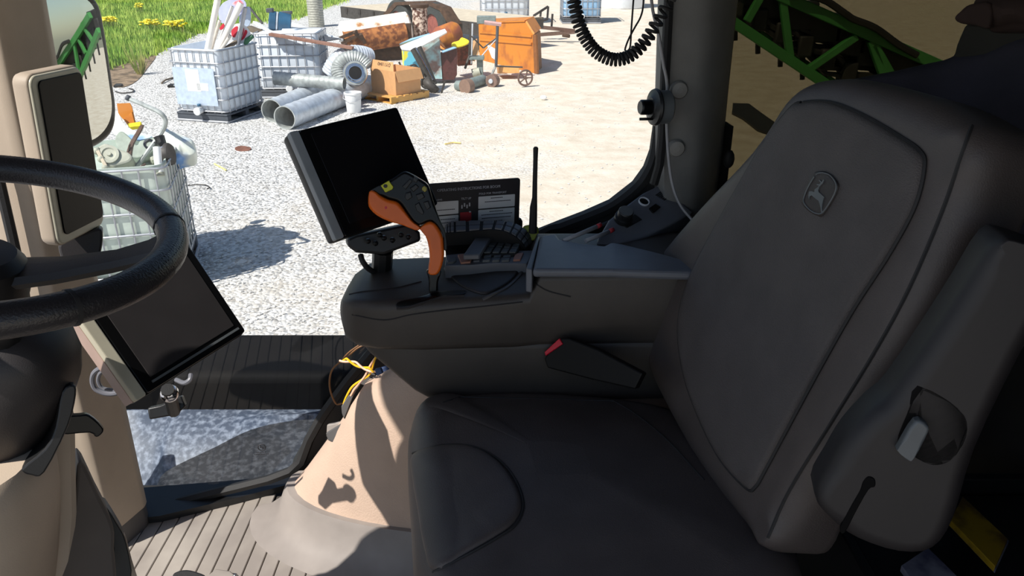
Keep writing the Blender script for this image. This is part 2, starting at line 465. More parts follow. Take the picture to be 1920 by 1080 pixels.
# rubber gasket round the pane
gk = MB(); gpath = spline(wpts + [topr], 3)
gk.tube([p + WN * .004 for p in gpath], .013, 6)
struct('trim_3', gk, rubber)
# lower right wall: what lies outside the window outline
low = [wpts[i] for i in range(2, 15)]
ext = [V((1.05, WP.y + WX.y / WX.x * (1.05 + .87), .70)), V((1.05, WP.y + WX.y / WX.x * 1.92, -.05)), V((-.5, WP.y + WX.y / WX.x * .37, -.05))]
# wall sheet below the glass, up to the B pillar
wall_poly = [V((p.x, p.y, p.z)) for p in low] + [V((.50, WP.y + .137, low[-1].z)), V((.50, WP.y + .137, .70))] + ext
struct('wall_right', MB().prism(wall_poly, -WN * .05), cab_dark, smooth=0)
# black sill strip, widened to stand in for the pillar's shadow on the floor
struct('sill_shade_strip', MB().prism([V((-.98, 1.575, 0)), V((-.88, 1.59, 0)), V((-.72, 1.655, 0)), V((-.56, 1.728, 0)), V((-.50, 1.735, 0)), V((-.50, 1.765, 0)), V((-.98, 1.70, 0))], (0, 0, .02)), plastic_black)
# right rear tinted window and the rear wall
y0 = WP.y + .1 * (.42 + .87); y1 = WP.y + .1 * (1.02 + .87)
struct('window_2', MB().prism([V((.42, y0, .69)), V((1.02, y1, .69)), V((1.02, y1, 1.74)), V((.42, y0, 1.74))], (-.0006, .006, 0)), tint_glass, smooth=0)
struct('wall_back', MB().box((1.07, 1.05, .82), (.06, 1.6, 1.90)), cab_dark)
struct('wall_front_blocker', MB().box((-1.22, 1.0, .0), (.05, 1.5, .60)), cab_dark, bevel=.01)  # unseen low wall, added to cut ground bounce into the cab
struct('platform_blocker', MB().box((-.2, -.35, -.10), (3.2, 1.15, .05)), cab_dark, bevel=.01)  # unseen dark platform, added to block bounce from the ground
struct('wall_left', MB().box((.87, .33, .40), (.40, .05, .90)), cab_dark, bevel=.01)
struct('trim_4', MB().box((.70, .33, 1.28), (.10, .07, .92)), pillar_grey, bevel=.02)
struct('window_3', MB().box((.91, .33, 1.28), (.32, .006, .90)), tint_glass, smooth=0)
# A pillar -------------------------------------------------------------
def asec(z, dx=0.):
    k = 1.0
    pts = [(-1.05, 1.505), (-.965, 1.485), (-.938, 1.482), (-.922, 1.494), (-.898, 1.560), (-.893, 1.580), (-.905, 1.610), (-.98, 1.680), (-1.06, 1.64)]
    return [V((x + dx, y, z)) for x, y in [(q.x, q.y) for q in spline([(a, b, 0) for a, b in pts], 3, True)]]
struct('trim_1', MB().loft([asec(z, dx) for z, dx in ((.06, -.01), (.3, -.008), (.7, -.004), (1.1, .012), (1.45, .03), (1.74, .05))]), beige_scuff)
foot = [V((-.945 + (p.x + .93) * 1.04, 1.59 + (p.y - 1.59) * 1.04, 0)) for p in asec(0)]
struct('trim_5', MB().loft([foot, [p + V((0, 0, .05)) for p in foot], [p + V((0, 0, .062)) * 1 + (V((-.93, 1.59, 0)) - V((p.x, p.y, 0))) * .08 for p in foot]]), plastic_mid)
# scratches on the pillar foot (wear that is part of the plastic)
struct('trim_7', MB().tube([at(-14, 300, Y=1.46), at(0, 345, Y=1.46), at(22, 440, Y=1.46), at(43, 532, Y=1.46), at(52, 600, Y=1.46)], .010, 8), rubber)
# B pillar -------------------------------------------------------------
BY = 1.72
def bsec(xl, xr, y, z):
    a = at(xl, y, Y=BY); b = at(xr, y, Y=BY); wv = b.x - a.x
    pts = [(a.x - .01, BY + .06), (a.x, BY + .012), (a.x + wv * .06, BY), (a.x + wv * .42, BY - .004), (a.x + wv * .62, BY + .006), (a.x + wv * .86, BY + .04), (b.x + .01, BY + .09), (b.x - .02, BY + .13), (a.x + .02, BY + .11)]
    zz = a.z if z is None else z
    return [V((q.x, q.y, zz)) for q in spline([(p, q, 0) for p, q in pts], 3, True)]
bp = struct('trim_2', MB().loft([bsec(1240, 1350, 430, .66), bsec(1244, 1356, 360, None), bsec(1243, 1365, 300, None), bsec(1246, 1378, 170, None), bsec(1252, 1397, 0, None), bsec(1252, 1397, 0, 1.74)]), pillar_grey)
struct('trim_8', MB().tube([at(1255, -20, Y=BY - .012), at(1251, 60, Y=BY - .012), at(1246, 160, Y=BY - .012), at(1241, 260, Y=BY - .012), at(1236, 310, Y=BY - .012), at(1226, 345, Y=BY - .01)], .010, 8), rubber)
for x, y in ((1272, 168), (1267, 277)):
    P = at(x, y, Y=BY - .004); M = frame(P, (.08, -1, 0))
    M2 = M @ Matrix.Rotation(math.radians(90), 4, 'X')
    MB(M2).lathe([(.019, -.002), (.019, .006), (.016, .011), (.006, .013)], 20).build('bolt_cap', bolt_grey, bp)
P = at(1366, 298, Y=1.80)
kn = MB().ball(P, (.014, .016, .022), 10, 6); kn.tube([P + V((0, .03, 0)), P], .008)
kn.build('latch_knob', rubber, bp)
# ------------------------------------------------------------------ etched mark on the pane
M = frame(wpx(491, 838) + WN * .002, WN)
mk = MB(M)
ring = [(.009 * math.cos(a * .2618), .009 * math.sin(a * .2618)) for a in range(24)]
rg = [V((x, 0, z)) for x, z in ring]
mk.tube(rg, .0016, 5, closed=True)
mk.box((0, 0, .001), (.009, .001, .0035)); mk.box((.003, 0, -.003), (.005, .001, .003)); mk.box((-.002, 0, .0045), (.003, .001, .003))
mk.build('etched_emblem', ink, bpy.data.objects['window_1'])
mk = MB(M)
for r_, (w_, z_) in enumerate(((.026, -.015), (.038, -.0205))):
    n_ = int(w_ / .004)
    for i in range(n_): mk.box((-w_ / 2 + i * .004, 0, z_), (.0026, .001, .0026))
mk.build('etched_lines', ink, bpy.data.objects['window_1'])

# ================================================================== FLOOR MAT
t = thing('floor_mat', 'grey ribbed rubber floor mat, dusty, in front of the seat', 'mat', (-.6, 1.35, -.02))
MB().box((-.6, 1.20, -.012), (.92, 1.0, .012)).build('mat_base', mat_groove, t)
def hump_edge(x):
    """near edge of the seat hump at height 0 for a given x"""
    k = 1 - ((x + .02) / .60) ** 2
    return 1.62 - .27 * math.sqrt(k) if k > 0 else 9
x = -1.02
while x < -.18:
    wd = .0340; yend = min(1.735, 1.67 + (x + .9) * .2)
    ye = min(hump_edge(x), yend) if x > -.62 else yend
    xl, xr = x, x + wd
    yl = ye + (.022 if ye < yend else 0)
    poly = [V((xl, .74, -.006)), V((xr, .74, -.006)), V((xr, ye - .012 if ye < yend else ye, -.006)), V((xl + .004, yl if ye < yend else ye, -.006)), V((xl, ye, -.006))]
    MB().prism(poly, (0, 0, .007)).build('rib', mat_rubber, t, bevel=.0016, seg=1, smooth=0)
    x += .0365

# ================================================================== SEAT HUMP (cloth cover and rubber skirt below the seat)
def hring(cx, cy, rx, ry, z, n=48):
    out = []
    for j in range(n):
        a = 2 * math.pi * j / n
        x = cx + rx * math.cos(a); y = cy + ry * math.sin(a)
        y = min(y, WP.y + .1 * (x + .87) - .03) if x > -.9 else y
        out.append(V((x, y, z)))
    return out
t = thing('seat_suspension_cover', 'sunlit beige cloth bellows with grey rubber skirt under the seat', 'cover', (0, 1.55, 0))
MB().loft([hring(-.02, 1.62, .525, .19, .095), hring(-.015, 1.62, .50, .185, .13), hring(.01, 1.60, .43, .17, .27), hring(.03, 1.58, .37, .15, .40), hring(.05, 1.56, .31, .12, .455)]).build('cloth_cover', cover_cloth, t)
MB().loft([hring(-.02, 1.62, .64, .29, .001), hring(-.02, 1.62, .60, .255, .012), hring(-.02, 1.62, .565, .222, .04), hring(-.02, 1.62, .545, .207, .09), hring(-.02, 1.62, .538, .20, .103), hring(-.02, 1.62, .525, .19, .103)]).build('rubber_skirt', skirt_mat, t)

# ================================================================== OPERATOR SEAT
seat = thing('operator_seat', 'dark grey upholstered operator seat with leaping deer badge on its backrest', 'seat', (.1, 1.15, .0))
co = sp2([(-.205, 1.36), (-.17, 1.425), (-.05, 1.455), (.10, 1.452), (.30, 1.41), (.42, 1.30), (.46, 1.05), (.42, .88), (.25, .83), (.05, .83), (-.09, .85), (-.145, .93), (-.172, 1.08), (-.198, 1.25)], 5)
MC = Matrix(((1, 0, 0, 0), (0, 0, 1, 0), (0, -1, 0, .49), (0, 0, 0, 1)))
cu = MB(MC).puff(co, .13, .075, 8, crown=.028)
cu.build('seat_cushion', seat_vinyl, seat, smooth=60)
cb = cu.bvh()
base = sp2([(-.15, 1.34), (-.02, 1.40), (.3, 1.36), (.4, 1.1), (.3, .88), (-.03, .88), (-.10, 1.0), (-.13, 1.2)], 4)
MB(Matrix(((1, 0, 0, 0), (0, 0, 1, 0), (0, -1, 0, .362), (0, 0, 0, 1)))).puff(base, .07, .01, 2).build('seat_pan', plastic_black, seat)
MB().loft([[V((.12 + a * math.cos(q * .3927), 1.14 + b * math.sin(q * .3927), z)) for q in range(16)] for a, b, z in ((.16, .14, 0), (.16, .14, .05), (.13, .12, .12), (.13, .12, .30))]).build('pedestal', plastic_black, seat)
pad_px = [(776, 852), (830, 836), (885, 838), (930, 862), (962, 900), (978, 945), (966, 978), (935, 1003), (880, 1035), (815, 1070), (798, 1030), (786, 960), (776, 900)]
drape(cb, pad_px, .007, edge=.12).build('thigh_pad', seat_vinyl, seat, smooth=60)
seam(cb, [(774, 850), (830, 835), (885, 837), (932, 860), (965, 898), (981, 945), (968, 982), (936, 1006), (880, 1038), (812, 1073)], .0026).build('cushion_seam', seam_mat, seat)
seam(cb, [(830, 755), (930, 726), (1040, 722), (1150, 752), (1240, 815), (1320, 900)], .002).build('cushion_seam', seam_mat, seat)
# backrest
A = V((.274, 1.383, .50)); B = V((.378, .93, .50)); T = V((.46, 1.30, 1.134))
bx = (B - A).normalized(); bn = bx.cross((T - A)).normalized()
if bn.dot(CAM - A) < 0: bn = -bn
MBK = frame(A, bn, xdir=bx); MBI = MBK.inverted()
def bk(px): return [((MBI @ onpl(x, y, A, bn)).x, (MBI @ onpl(x, y, A, bn)).z) for x, y in px]
back_px = [(1500, 147), (1545, 138), (1600, 141), (1720, 172), (1800, 212), (1832, 240), (1838, 290), (1800, 385), (1742, 520), (1690, 625), (1600, 770), (1500, 925), (1455, 1010), (1425, 1034), (1380, 990), (1300, 885), (1232, 760), (1203, 690), (1193, 610), (1197, 550), (1222, 478), (1300, 380), (1400, 270), (1460, 180)]
bo = sp2(bk(back_px), 4)
br = MB(MBK).puff(bo, .115, .045, 7, back_r=.02)
br.build('backrest', seat_vinyl, seat, smooth=60)
bb = br.bvh()
panel_px = [(1508, 193), (1560, 193), (1620, 217), (1690, 258), (1726, 284), (1735, 312), (1718, 385), (1670, 475), (1605, 575), (1545, 680), (1480, 800), (1437, 880), (1418, 912), (1400, 914), (1345, 850), (1295, 740), (1275, 650), (1277, 580), (1300, 510), (1355, 405), (1430, 275), (1482, 205)]
drape(bb, panel_px, .010, edge=.06).build('centre_panel', seat_fabric, seat, smooth=60)
seam(bb, panel_px, .0034, closed=True, lift=.001).build('panel_seam', seam_mat, seat)
seam(bb, [(1822, 236), (1800, 300), (1765, 400), (1705, 540), (1640, 660), (1560, 790), (1480, 920), (1440, 1008)], .0026).build('side_seam', seam_mat, seat)
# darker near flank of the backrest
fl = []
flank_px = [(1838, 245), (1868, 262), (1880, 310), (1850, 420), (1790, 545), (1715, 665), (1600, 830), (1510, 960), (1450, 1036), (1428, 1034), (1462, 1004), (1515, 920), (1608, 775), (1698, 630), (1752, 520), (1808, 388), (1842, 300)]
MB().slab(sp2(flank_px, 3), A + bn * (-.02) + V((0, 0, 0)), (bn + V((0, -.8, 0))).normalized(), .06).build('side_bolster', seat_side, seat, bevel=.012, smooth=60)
# badge
def bz(lst): return [(1480 + x / 9, 300 + y / 9) for x, y in lst]
sh = bz([(440, 225), (500, 195), (580, 190), (680, 225), (770, 310), (845, 415), (815, 540), (740, 690), (570, 945), (480, 940), (400, 905), (300, 830), (215, 705), (235, 600), (275, 500), (350, 360)])
bc = MB().add(*(lambda m: (m.v, m.f))(drape(bb, panel_px, .010, edge=.06))).bvh()
drape(bc, sh, .0035, edge=.12, k=3).build('badge', seat_side, seat, smooth=50)
bd = MB().add(*(lambda m: (m.v, m.f))(drape(bc, sh, .0035, edge=.12, k=3))).bvh()
badge_o = [o for o in COL.objects if o.name.startswith('badge')][0]
def dp(lst, h=.0015):
    px = bz(lst); a = []; b = []
    for x, y in px:
        p, n = hit(bd, x, y)
        if p is None: p, n = hit(bc, x, y)
        a.append(p); b.append(p + n * h)
    m = len(a); return MB().add(a + b, [tuple(range(m, 2 * m)), tuple(range(m - 1, -1, -1))] + [(j, (j + 1) % m, (j + 1) % m + m, j + m) for j in range(m)])
rimp = bz([(455, 250), (520, 222), (590, 222), (680, 258), (750, 330), (795, 425), (775, 540), (700, 690), (565, 885), (480, 905), (400, 875), (310, 800), (245, 700), (262, 600), (300, 500), (370, 370)])
seam(bd, rimp, .0011, closed=True, k=3, lift=.0006).build('badge_rim', bezel_grey, badge_o)
deer = dp([(478, 470), (500, 462), (512, 480), (500, 505), (510, 545), (560, 590), (600, 625), (580, 690), (566, 760), (560, 820), (572, 885), (548, 885), (540, 800), (525, 745), (505, 690), (455, 655), (415, 620), (385, 600), (352, 620), (345, 665), (332, 600), (345, 535), (380, 528), (435, 545), (440, 500)])
deer.add(*(lambda m: (m.v, m.f))(dp([(490, 465), (512, 430), (478, 428), (476, 410), (520, 412), (545, 385), (510, 350), (520, 335), (560, 375), (588, 330), (598, 340), (575, 395), (530, 440), (505, 478)])))
deer.build('leaping_deer', bezel_grey, badge_o, smooth=0)
# folded near armrest
AR = V((.40, .80, .78)); an = V((-.25, -1, .12)).normalized()
arm_px = [(1880, 452), (1905, 448), (1990, 480), (2010, 520), (1925, 665), (1835, 850), (1795, 980), (1755, 1038), (1690, 1046), (1610, 1020), (1562, 985), (1530, 940), (1560, 880), (1592, 828), (1640, 776), (1682, 738), (1790, 580), (1852, 480)]
MA = frame(AR, an); MAI = MA.inverted()
def al(px, P=AR): return [((MAI @ onpl(x, y, P, an)).x, (MAI @ onpl(x, y, P, an)).z) for x, y in px]
MB(MA).puff(sp2(al(arm_px), 3), .075, .02, 4, back_r=.01).build('armrest', arm_dark, seat, smooth=50)
arm_o = [o for o in COL.objects if o.name == 'armrest'][0]
MB(MA).puff(sp2(al([(1718, 720), (1770, 735), (1818, 775), (1822, 820), (1790, 870), (1745, 880), (1700, 858), (1672, 830), (1690, 775)]), 3), .01, .006, 2).build('latch_recess', recess_shade, arm_o)
MB(MA @ Matrix.Translation((0, -.012, 0))).puff(sp2(al([(1712, 782), (1735, 790), (1736, 805), (1712, 850), (1700, 856), (1680, 838), (1682, 830)]), 3), .02, .004, 3).build('latch_button', bezel_grey, arm_o)
MB(MA @ Matrix.Translation((0, -.0015, 0))).puff(sp2(al([(1628, 893), (1640, 898), (1640, 912), (1628, 918), (1604, 960), (1584, 998), (1575, 992), (1592, 955), (1612, 920), (1618, 903)]), 3), .006, .001, 1).build('slot', recess_shade, arm_o)
# buckle on the far side
bk_t = thing('seatbelt_buckle', 'black seat belt buckle with a red release button beside the seat cushion', 'buckle', (.12, 1.44, .5))
BP = at(1046, 662, Y=1.40); bnm = V((-.6, -.75, .35)).normalized()
MB().slab([(1020, 672), (1026, 690), (1110, 712), (1190, 730), (1205, 700), (1120, 655), (1066, 634), (1050, 634)], BP, bnm, .02).build('buckle_body', pm('buckle_black', c(11, 10, 10), .5, spec=.2), bk_t, bevel=.003)
MB().slab([(1022, 660), (1024, 667), (1056, 645), (1050, 634)], BP, bnm, .012, lift=.003).build('release_button', red_plastic, bk_t, bevel=.0015)
# ================================================================== RIGHT ARMREST CONSOLE
con = thing('armrest_console', 'long dark brown control console with grey lid alongside the seat', 'console', (0, 1.53, 0))
def csec(X, y0, y1, z0, z1, r=.02, k=4):
    r = min(r, (y1 - y0) / 2.05, (z1 - z0) / 2.05)
    cy, cz = (y0 + y1) / 2, (z0 + z1) / 2
    return [V((X, cy + a, cz + b)) for a, b in rrect(y1 - y0, z1 - z0, r, k)]
up = MB().loft([csec(-.350, 1.47, 1.57, .612, .660), csec(-.338, 1.44, 1.605, .592, .676), csec(-.312, 1.422, 1.64, .583, .686), csec(-.27, 1.412, 1.655, .58, .69), csec(-.18, 1.408, 1.66, .58, .692), csec(0, 1.418, 1.66, .58, .70), csec(.035, 1.422, 1.66, .58, .702), csec(.055, 1.425, 1.66, .58, .748), csec(.6, 1.44, 1.66, .58, .750)])
up.build('upper_shell', dark_console, con, smooth=50); ub = up.bvh()
MB().loft([csec(-.318, 1.47, 1.60, .575, .60), csec(-.29, 1.435, 1.635, .558, .60), csec(-.24, 1.424, 1.645, .515, .60), csec(-.20, 1.42, 1.65, .478, .60), csec(-.175, 1.42, 1.65, .462, .60), csec(-.13, 1.42, 1.65, .452, .60), csec(.6, 1.44, 1.65, .45, .60)]).build('lower_shell', dark_console, con, smooth=50)
# grey storage lid
LZ = .765
def zp(px, z): return [at(x, y, Z=z) for x, y in px]
lid = zp([(999, 505), (1013, 441), (1043, 437), (1051, 448), (1090, 455), (1132, 460), (1146, 453), (1166, 456), (1240, 474), (1330, 500), (1340, 512), (1150, 506)], LZ)
MB().prism(lid, (0, 0, -.018)).build('lid', console_grey, con, bevel=.007, seg=3, smooth=50)
MB().prism(zp([(986, 503), (1006, 445), (1012, 441), (998, 505)], LZ - .004), (0, 0, -.05)).build('lid_edge', console_grey, con, bevel=.003)
seam(ub, [(992, 512), (996, 522), (1008, 534), (1030, 546), (1070, 556)], .0016).build('end_cap_joint', seam_mat, con)
seam(ub, [(655, 552), (680, 547), (740, 540), (790, 528)], .0018).build('deck_joint', seam_mat, con)
seam(ub, [(660, 590), (720, 600), (770, 590), (830, 582), (900, 575), (980, 566)], .0016).build('deck_joint', seam_mat, con)
drape(ub, [(742, 572), (752, 565), (790, 557), (820, 548), (868, 545), (874, 549), (866, 553), (826, 556), (800, 564), (760, 576), (746, 577)], .0008, edge=.05).build('lever_slot_shade', gloss_black, con)  # flat black pad stands in for the shade in the slot
slot_lip = [(744, 579), (765, 577), (800, 566), (828, 558), (870, 555)]
seam(ub, slot_lip, .003, lift=.0).build('slot_lip', plastic_dark, con)
drape(ub, [(835, 500), (900, 492), (960, 492), (974, 498), (970, 514), (955, 530), (930, 545), (905, 552), (870, 540), (845, 520)], .004, edge=.1).build('palm_pad', plastic_dark, con, smooth=50)
seam(ub, [(979, 492), (980, 505), (972, 520), (950, 540), (925, 552), (905, 562)], .0035).build('tray_lip', plastic_mid, con)
# switch strip
KZ = .722
ks = zp([(837, 478), (870, 474), (930, 471), (1002, 469), (988, 494), (930, 493), (880, 497), (834, 498)], KZ)
MB().prism(ks, (0, 0, -.03)).build('switch_strip', console_grey, con, bevel=.002)
for px, m_ in (([(838, 488), (842, 483), (855, 481), (856, 487), (850, 491), (840, 492)], bezel_grey), ([(858, 477), (890, 473), (882, 490), (864, 492)], peach_key), ([(893, 480), (904, 479), (899, 488), (887, 489)], console_grey),
               ([(966, 475), (982, 473), (976, 486), (962, 487)], peach_key)):
    MB().prism(zp(px, KZ + .004), (0, 0, -.006)).build('key', m_, con, bevel=.0012, seg=1)
for i in range(3):
    x0 = 907 + i * 18
    MB().prism(zp([(x0 + 1, 478.5), (x0 + 15, 477.5), (x0 + 13.5, 481), (x0, 482)], KZ + .005), (0, 0, -.007)).build('key', bezel_grey, con, bevel=.001, seg=1)
    MB().prism(zp([(x0 - 1, 484), (x0 + 13, 483), (x0 + 11.5, 487), (x0 - 2.5, 488)], KZ + .005), (0, 0, -.007)).build('key', bezel_grey, con, bevel=.001, seg=1)
MB().prism(zp([(897, 437), (927, 434), (899, 477), (868, 478)], .745), (0, 0, -.012)).build('cross_bar', console_grey, con, bevel=.003)
MB().prism(zp([(834, 446), (985, 446), (1000, 470), (836, 478)], .712), (0, 0, -.02)).build('bin_floor', plastic_black, con)
# ribbed rubber hand rest
U = [(834, 426), (842, 418), (852, 416), (890, 415), (930, 415), (958, 417), (980, 427), (994, 440), (999, 455)]
Lw = [(834, 438), (842, 437.5), (852, 437), (890, 434), (925, 431), (950, 436), (968, 446), (980, 458), (985, 467)]
US = [at(x, y, Y=1.665) for x, y in sp2(U, 3, False)]; LS = [at(x, y, Y=1.62) for x, y in sp2(Lw, 3, False)]
m_ = len(US)
dn = V((0, .01, -.032))
MB().loft([[US[i], US[i] + dn, LS[i] + dn, LS[i]] for i in range(m_)]).build('hand_rest', rubber, con, smooth=40)
hr = [o for o in COL.objects if o.name == 'hand_rest'][0]
def lerp(a, b, t): return a + (b - a) * t
for i in range(0, m_ - 2, 2):
    for q0, q1 in ((.06, .46), (.54, .94)):
        i1 = min(i + 2, m_ - 1); sk_ = .12
        a0 = lerp(US[i], US[i1], sk_); a1 = lerp(US[i], US[i1], 1 - sk_); b0 = lerp(LS[i], LS[i1], sk_); b1 = lerp(LS[i], LS[i1], 1 - sk_)
        MB().prism([lerp(a0, b0, q0), lerp(a1, b1, q0), lerp(a1, b1, q1), lerp(a0, b0, q1)], (0, 0, .004)).build('tread_block', console_grey, hr, bevel=.001, seg=1, smooth=0)
# second ribbed pad
q = zp([(930, 440), (978, 456), (968, 476), (905, 477)], .728)
MB().prism(q, (0, 0, -.014)).build('palm_rest', rubber, con, bevel=.003)
pr = [o for o in COL.objects if o.name == 'palm_rest'][0]
for i in range(4):
    for j in range(3):
        f = lambda a, b: lerp(lerp(q[0], q[1], a), lerp(q[3], q[2], a), b)
        MB().prism([f((i + .1) / 4, (j + .1) / 3), f((i + .9) / 4, (j + .1) / 3), f((i + .9) / 4, (j + .9) / 3), f((i + .1) / 4, (j + .9) / 3)], (0, 0, .004)).build('tread_block', bezel_grey, pr, bevel=.001, seg=1, smooth=0)
# ================================================================== CONTROL LEVER
lev = thing('control_lever', 'orange and black multi-button control lever standing on the console', 'joystick', (-.16, 1.45, .69))
JP = V((-.16, 1.45, .69)); jn = V((.12, -1, .25)).normalized(); MJ = frame(JP, jn); MJI = MJ.inverted()
def jl(px, d=0): return [((MJI @ onpl(x, y, JP, jn)).x, (MJI @ onpl(x, y, JP, jn)).z) for x, y in px]
jz = lambda L: [(660 + x / 6.355, 310 + y / 6.353) for x, y in L]
head = jz([(205, 312), (280, 265), (350, 228), (480, 160), (580, 92), (640, 75), (720, 110), (830, 175), (912, 238), (945, 340), (985, 470), (1025, 590), (1065, 690), (1105, 770), (1130, 880), (1134, 1000), (1095, 1010), (1090, 860), (1040, 750), (980, 680), (930, 660), (850, 700), (790, 715), (720, 660), (650, 560), (590, 470), (530, 425), (430, 400), (330, 345), (265, 295)])
MB(MJ).puff(sp2(jl(head), 2), .045, .005, 3, back_r=.004).build('head', gloss_black, lev, smooth=50)
nose = jz([(203, 318), (258, 298), (330, 350), (425, 405), (525, 428), (582, 474), (642, 560), (712, 655), (785, 712), (812, 735), (806, 765), (748, 771), (600, 712), (440, 668), (300, 600), (215, 520), (192, 450)])
MB(MJ @ Matrix.Translation((0, -.006, 0))).puff(sp2(jl(nose), 2), .054, .007, 4, back_r=.006).build('trigger_cover', orange, lev, smooth=50)
hand = jz([(806, 760), (846, 712), (920, 668), (985, 690), (1040, 758), (1085, 865), (1094, 980)]) + [(833, 478), (829, 498), (822, 513), (812, 516), (803, 512), (806, 490), (804, 465), (798, 443)]
MB(MJ @ Matrix.Translation((0, -.005, 0))).puff(sp2(jl(hand), 2), .050, .007, 4, back_r=.006).build('grip', orange, lev, smooth=50)
MB(MJ @ Matrix.Translation((0, .008, 0))).puff(sp2(jl([(801, 508), (826, 508), (826, 518), (822, 530), (820, 556), (806, 560), (804, 530), (802, 518)]), 3), .02, .006, 3, back_r=.006).build('stem', gloss_black, lev)
hd = [o for o in COL.objects if o.name == 'head'][0]
def key(px, m_, h=.006, nm='button'):
    return MB(MJ @ Matrix.Translation((0, -h, 0))).puff(jl(jz(px)), .012, .0025, 2).build(nm, m_, hd)
yk = key([(343, 240), (440, 180), (495, 255), (485, 285), (405, 322), (395, 318)], yellow_key, .006)
key([(832, 268), (860, 240), (895, 265), (892, 300), (868, 318), (835, 295)], olive_key, .005)
for L in ([(600, 250), (690, 160), (720, 190), (640, 290)], [(690, 270), (760, 220), (800, 260), (730, 320)], [(640, 330), (700, 310), (720, 380), (660, 420), (630, 380)], [(760, 350), (840, 320), (870, 380), (790, 420)], [(750, 470), (800, 440), (860, 560), (840, 590), (770, 540)], [(850, 440), (910, 420), (940, 500), (890, 530)], [(740, 130), (790, 165), (770, 210), (720, 180)]):
    key(L, plastic_black, .005)
MB(MJ @ Matrix.Translation((0, -.0065, 0))).puff(jl(jz([(400 + 26 * math.cos(a * .6283), 245 + 24 * math.sin(a * .6283)) for a in range(10)])), .002, .0003, 1).build('symbol', ink, hd)
MB(MJ @ Matrix.Translation((0, -.0062, 0))).puff(jl(jz([(405, 478), (425, 490), (424, 512), (405, 525), (386, 512), (388, 490)])), .004, .001, 1).build('hole', red_plastic, [o for o in COL.objects if o.name == 'trigger_cover'][0])
# ================================================================== DISPLAYS
def display(name, label, M, wd, hg, th, strip, sw, bz_w=.018, group=None, side='L', hood=True):
    t = thing(name, label, 'monitor', M.translation, None)
    MB(M @ Matrix.Translation((0, .004, 0))).puff(rrect(wd, hg, .008), th, .003, 2, back_r=.012).build('housing', bezel_black, t)
    MB(M).puff(rrect(wd - sw, hg, .006), .008, .002, 2).build('bezel', bezel_black, t) if False else None
    x0 = -wd / 2
    MB(M @ Matrix.Translation((sw / 2, -.003, 0))).puff(rrect(wd - sw - .002, hg - .004, .006), .01, .002, 2).build('bezel', gloss_black, t)
    MB(M @ Matrix.Translation((x0 + sw / 2 - .001, -.0035, 0))).puff(rrect(sw, hg - .002, .004), .014, .002, 2).build('side_strip', strip, t)
    MB(M @ Matrix.Translation((sw / 2 + .002, -.0042, .004))).puff(rrect(wd - sw - 2 * bz_w, hg - 2 * bz_w, .002), .003, .0005, 1).build('screen', screen, t)
    return t
MU = ypr(CAM + (V((-.273, 1.471, .938)) - CAM) * 1.06, 42.8, -30.7, -3.4)
up_m = display('display_monitor', 'black touchscreen monitor with grey edge strip above the console', MU, .255, .224, .036, strip_grey, .02)
# its mount: knob panel, bracket and arm
MB().slab([(650, 448), (668, 440), (770, 418), (788, 436), (790, 452), (720, 478), (668, 474), (652, 462)], at(720, 450, Y=1.56), (.3, -1, .3), .045).build('knob_panel', plastic_black, up_m, bevel=.006)
for x, y in ((690, 452), (704, 456), (720, 446), (736, 450), (752, 440), (766, 444), (712, 440)):
    MB().ball(at(x, y, Y=1.535), .006, 8, 6).build('knob', gloss_black, up_m)
MB().tube([at(718, 470, Y=1.58), at(716, 500, Y=1.585), at(712, 560, Y=1.60)], .022, 10).build('mount_post', plastic_black, up_m)
MB().tube(spline([at(676, 478, Y=1.56), at(680, 490, Y=1.55), at(690, 503, Y=1.555), at(704, 512, Y=1.57)], 5), .006).build('cable', rubber, up_m)
ML = ypr(V((-.591, 1.216, .755)), 59.6, -33.4, -4.4)
SCR_ = screen; screen = screen_grey
lo_m = display('display_monitor', 'black flat monitor with silver edge strip below the steering wheel', ML, .24, .194, .034, silver, .02)
MB(ML @ Matrix.Translation((.012, -.0062, -.083))).box((0, 0, 0), (.19, .003, .004)).build('lower_ledge', bezel_grey, lo_m)
MB(ML).box((-.116, .022, 0), (.012, .026, .19)).build('rear_edge', pm('rose_beige', c(176, 150, 138), .55), lo_m)
# ball mount behind it
MB().ball(at(318, 738, Y=1.27), .017, 14, 10).build('mount_ball', chrome, lo_m)
MB().tube([at(314, 730, Y=1.26), at(322, 755, Y=1.29), at(326, 772, Y=1.31)], .012, 10).build('mount_stem', plastic_black, lo_m)
MB().slab([(276, 765), (300, 760), (340, 742), (348, 762), (330, 778), (280, 787)], at(310, 770, Y=1.30), (.3, -1, .5), .03).build('mount_foot', plastic_black, lo_m, bevel=.003)
MB().tube(spline([at(330, 712, Y=1.30), at(345, 718, Y=1.29), at(356, 712, Y=1.29), at(358, 702, Y=1.30)], 5), .0045).build('plug', loop_grey, lo_m)
screen = pm('screen_dark', c(9, 9, 10), .3, spec=.1)
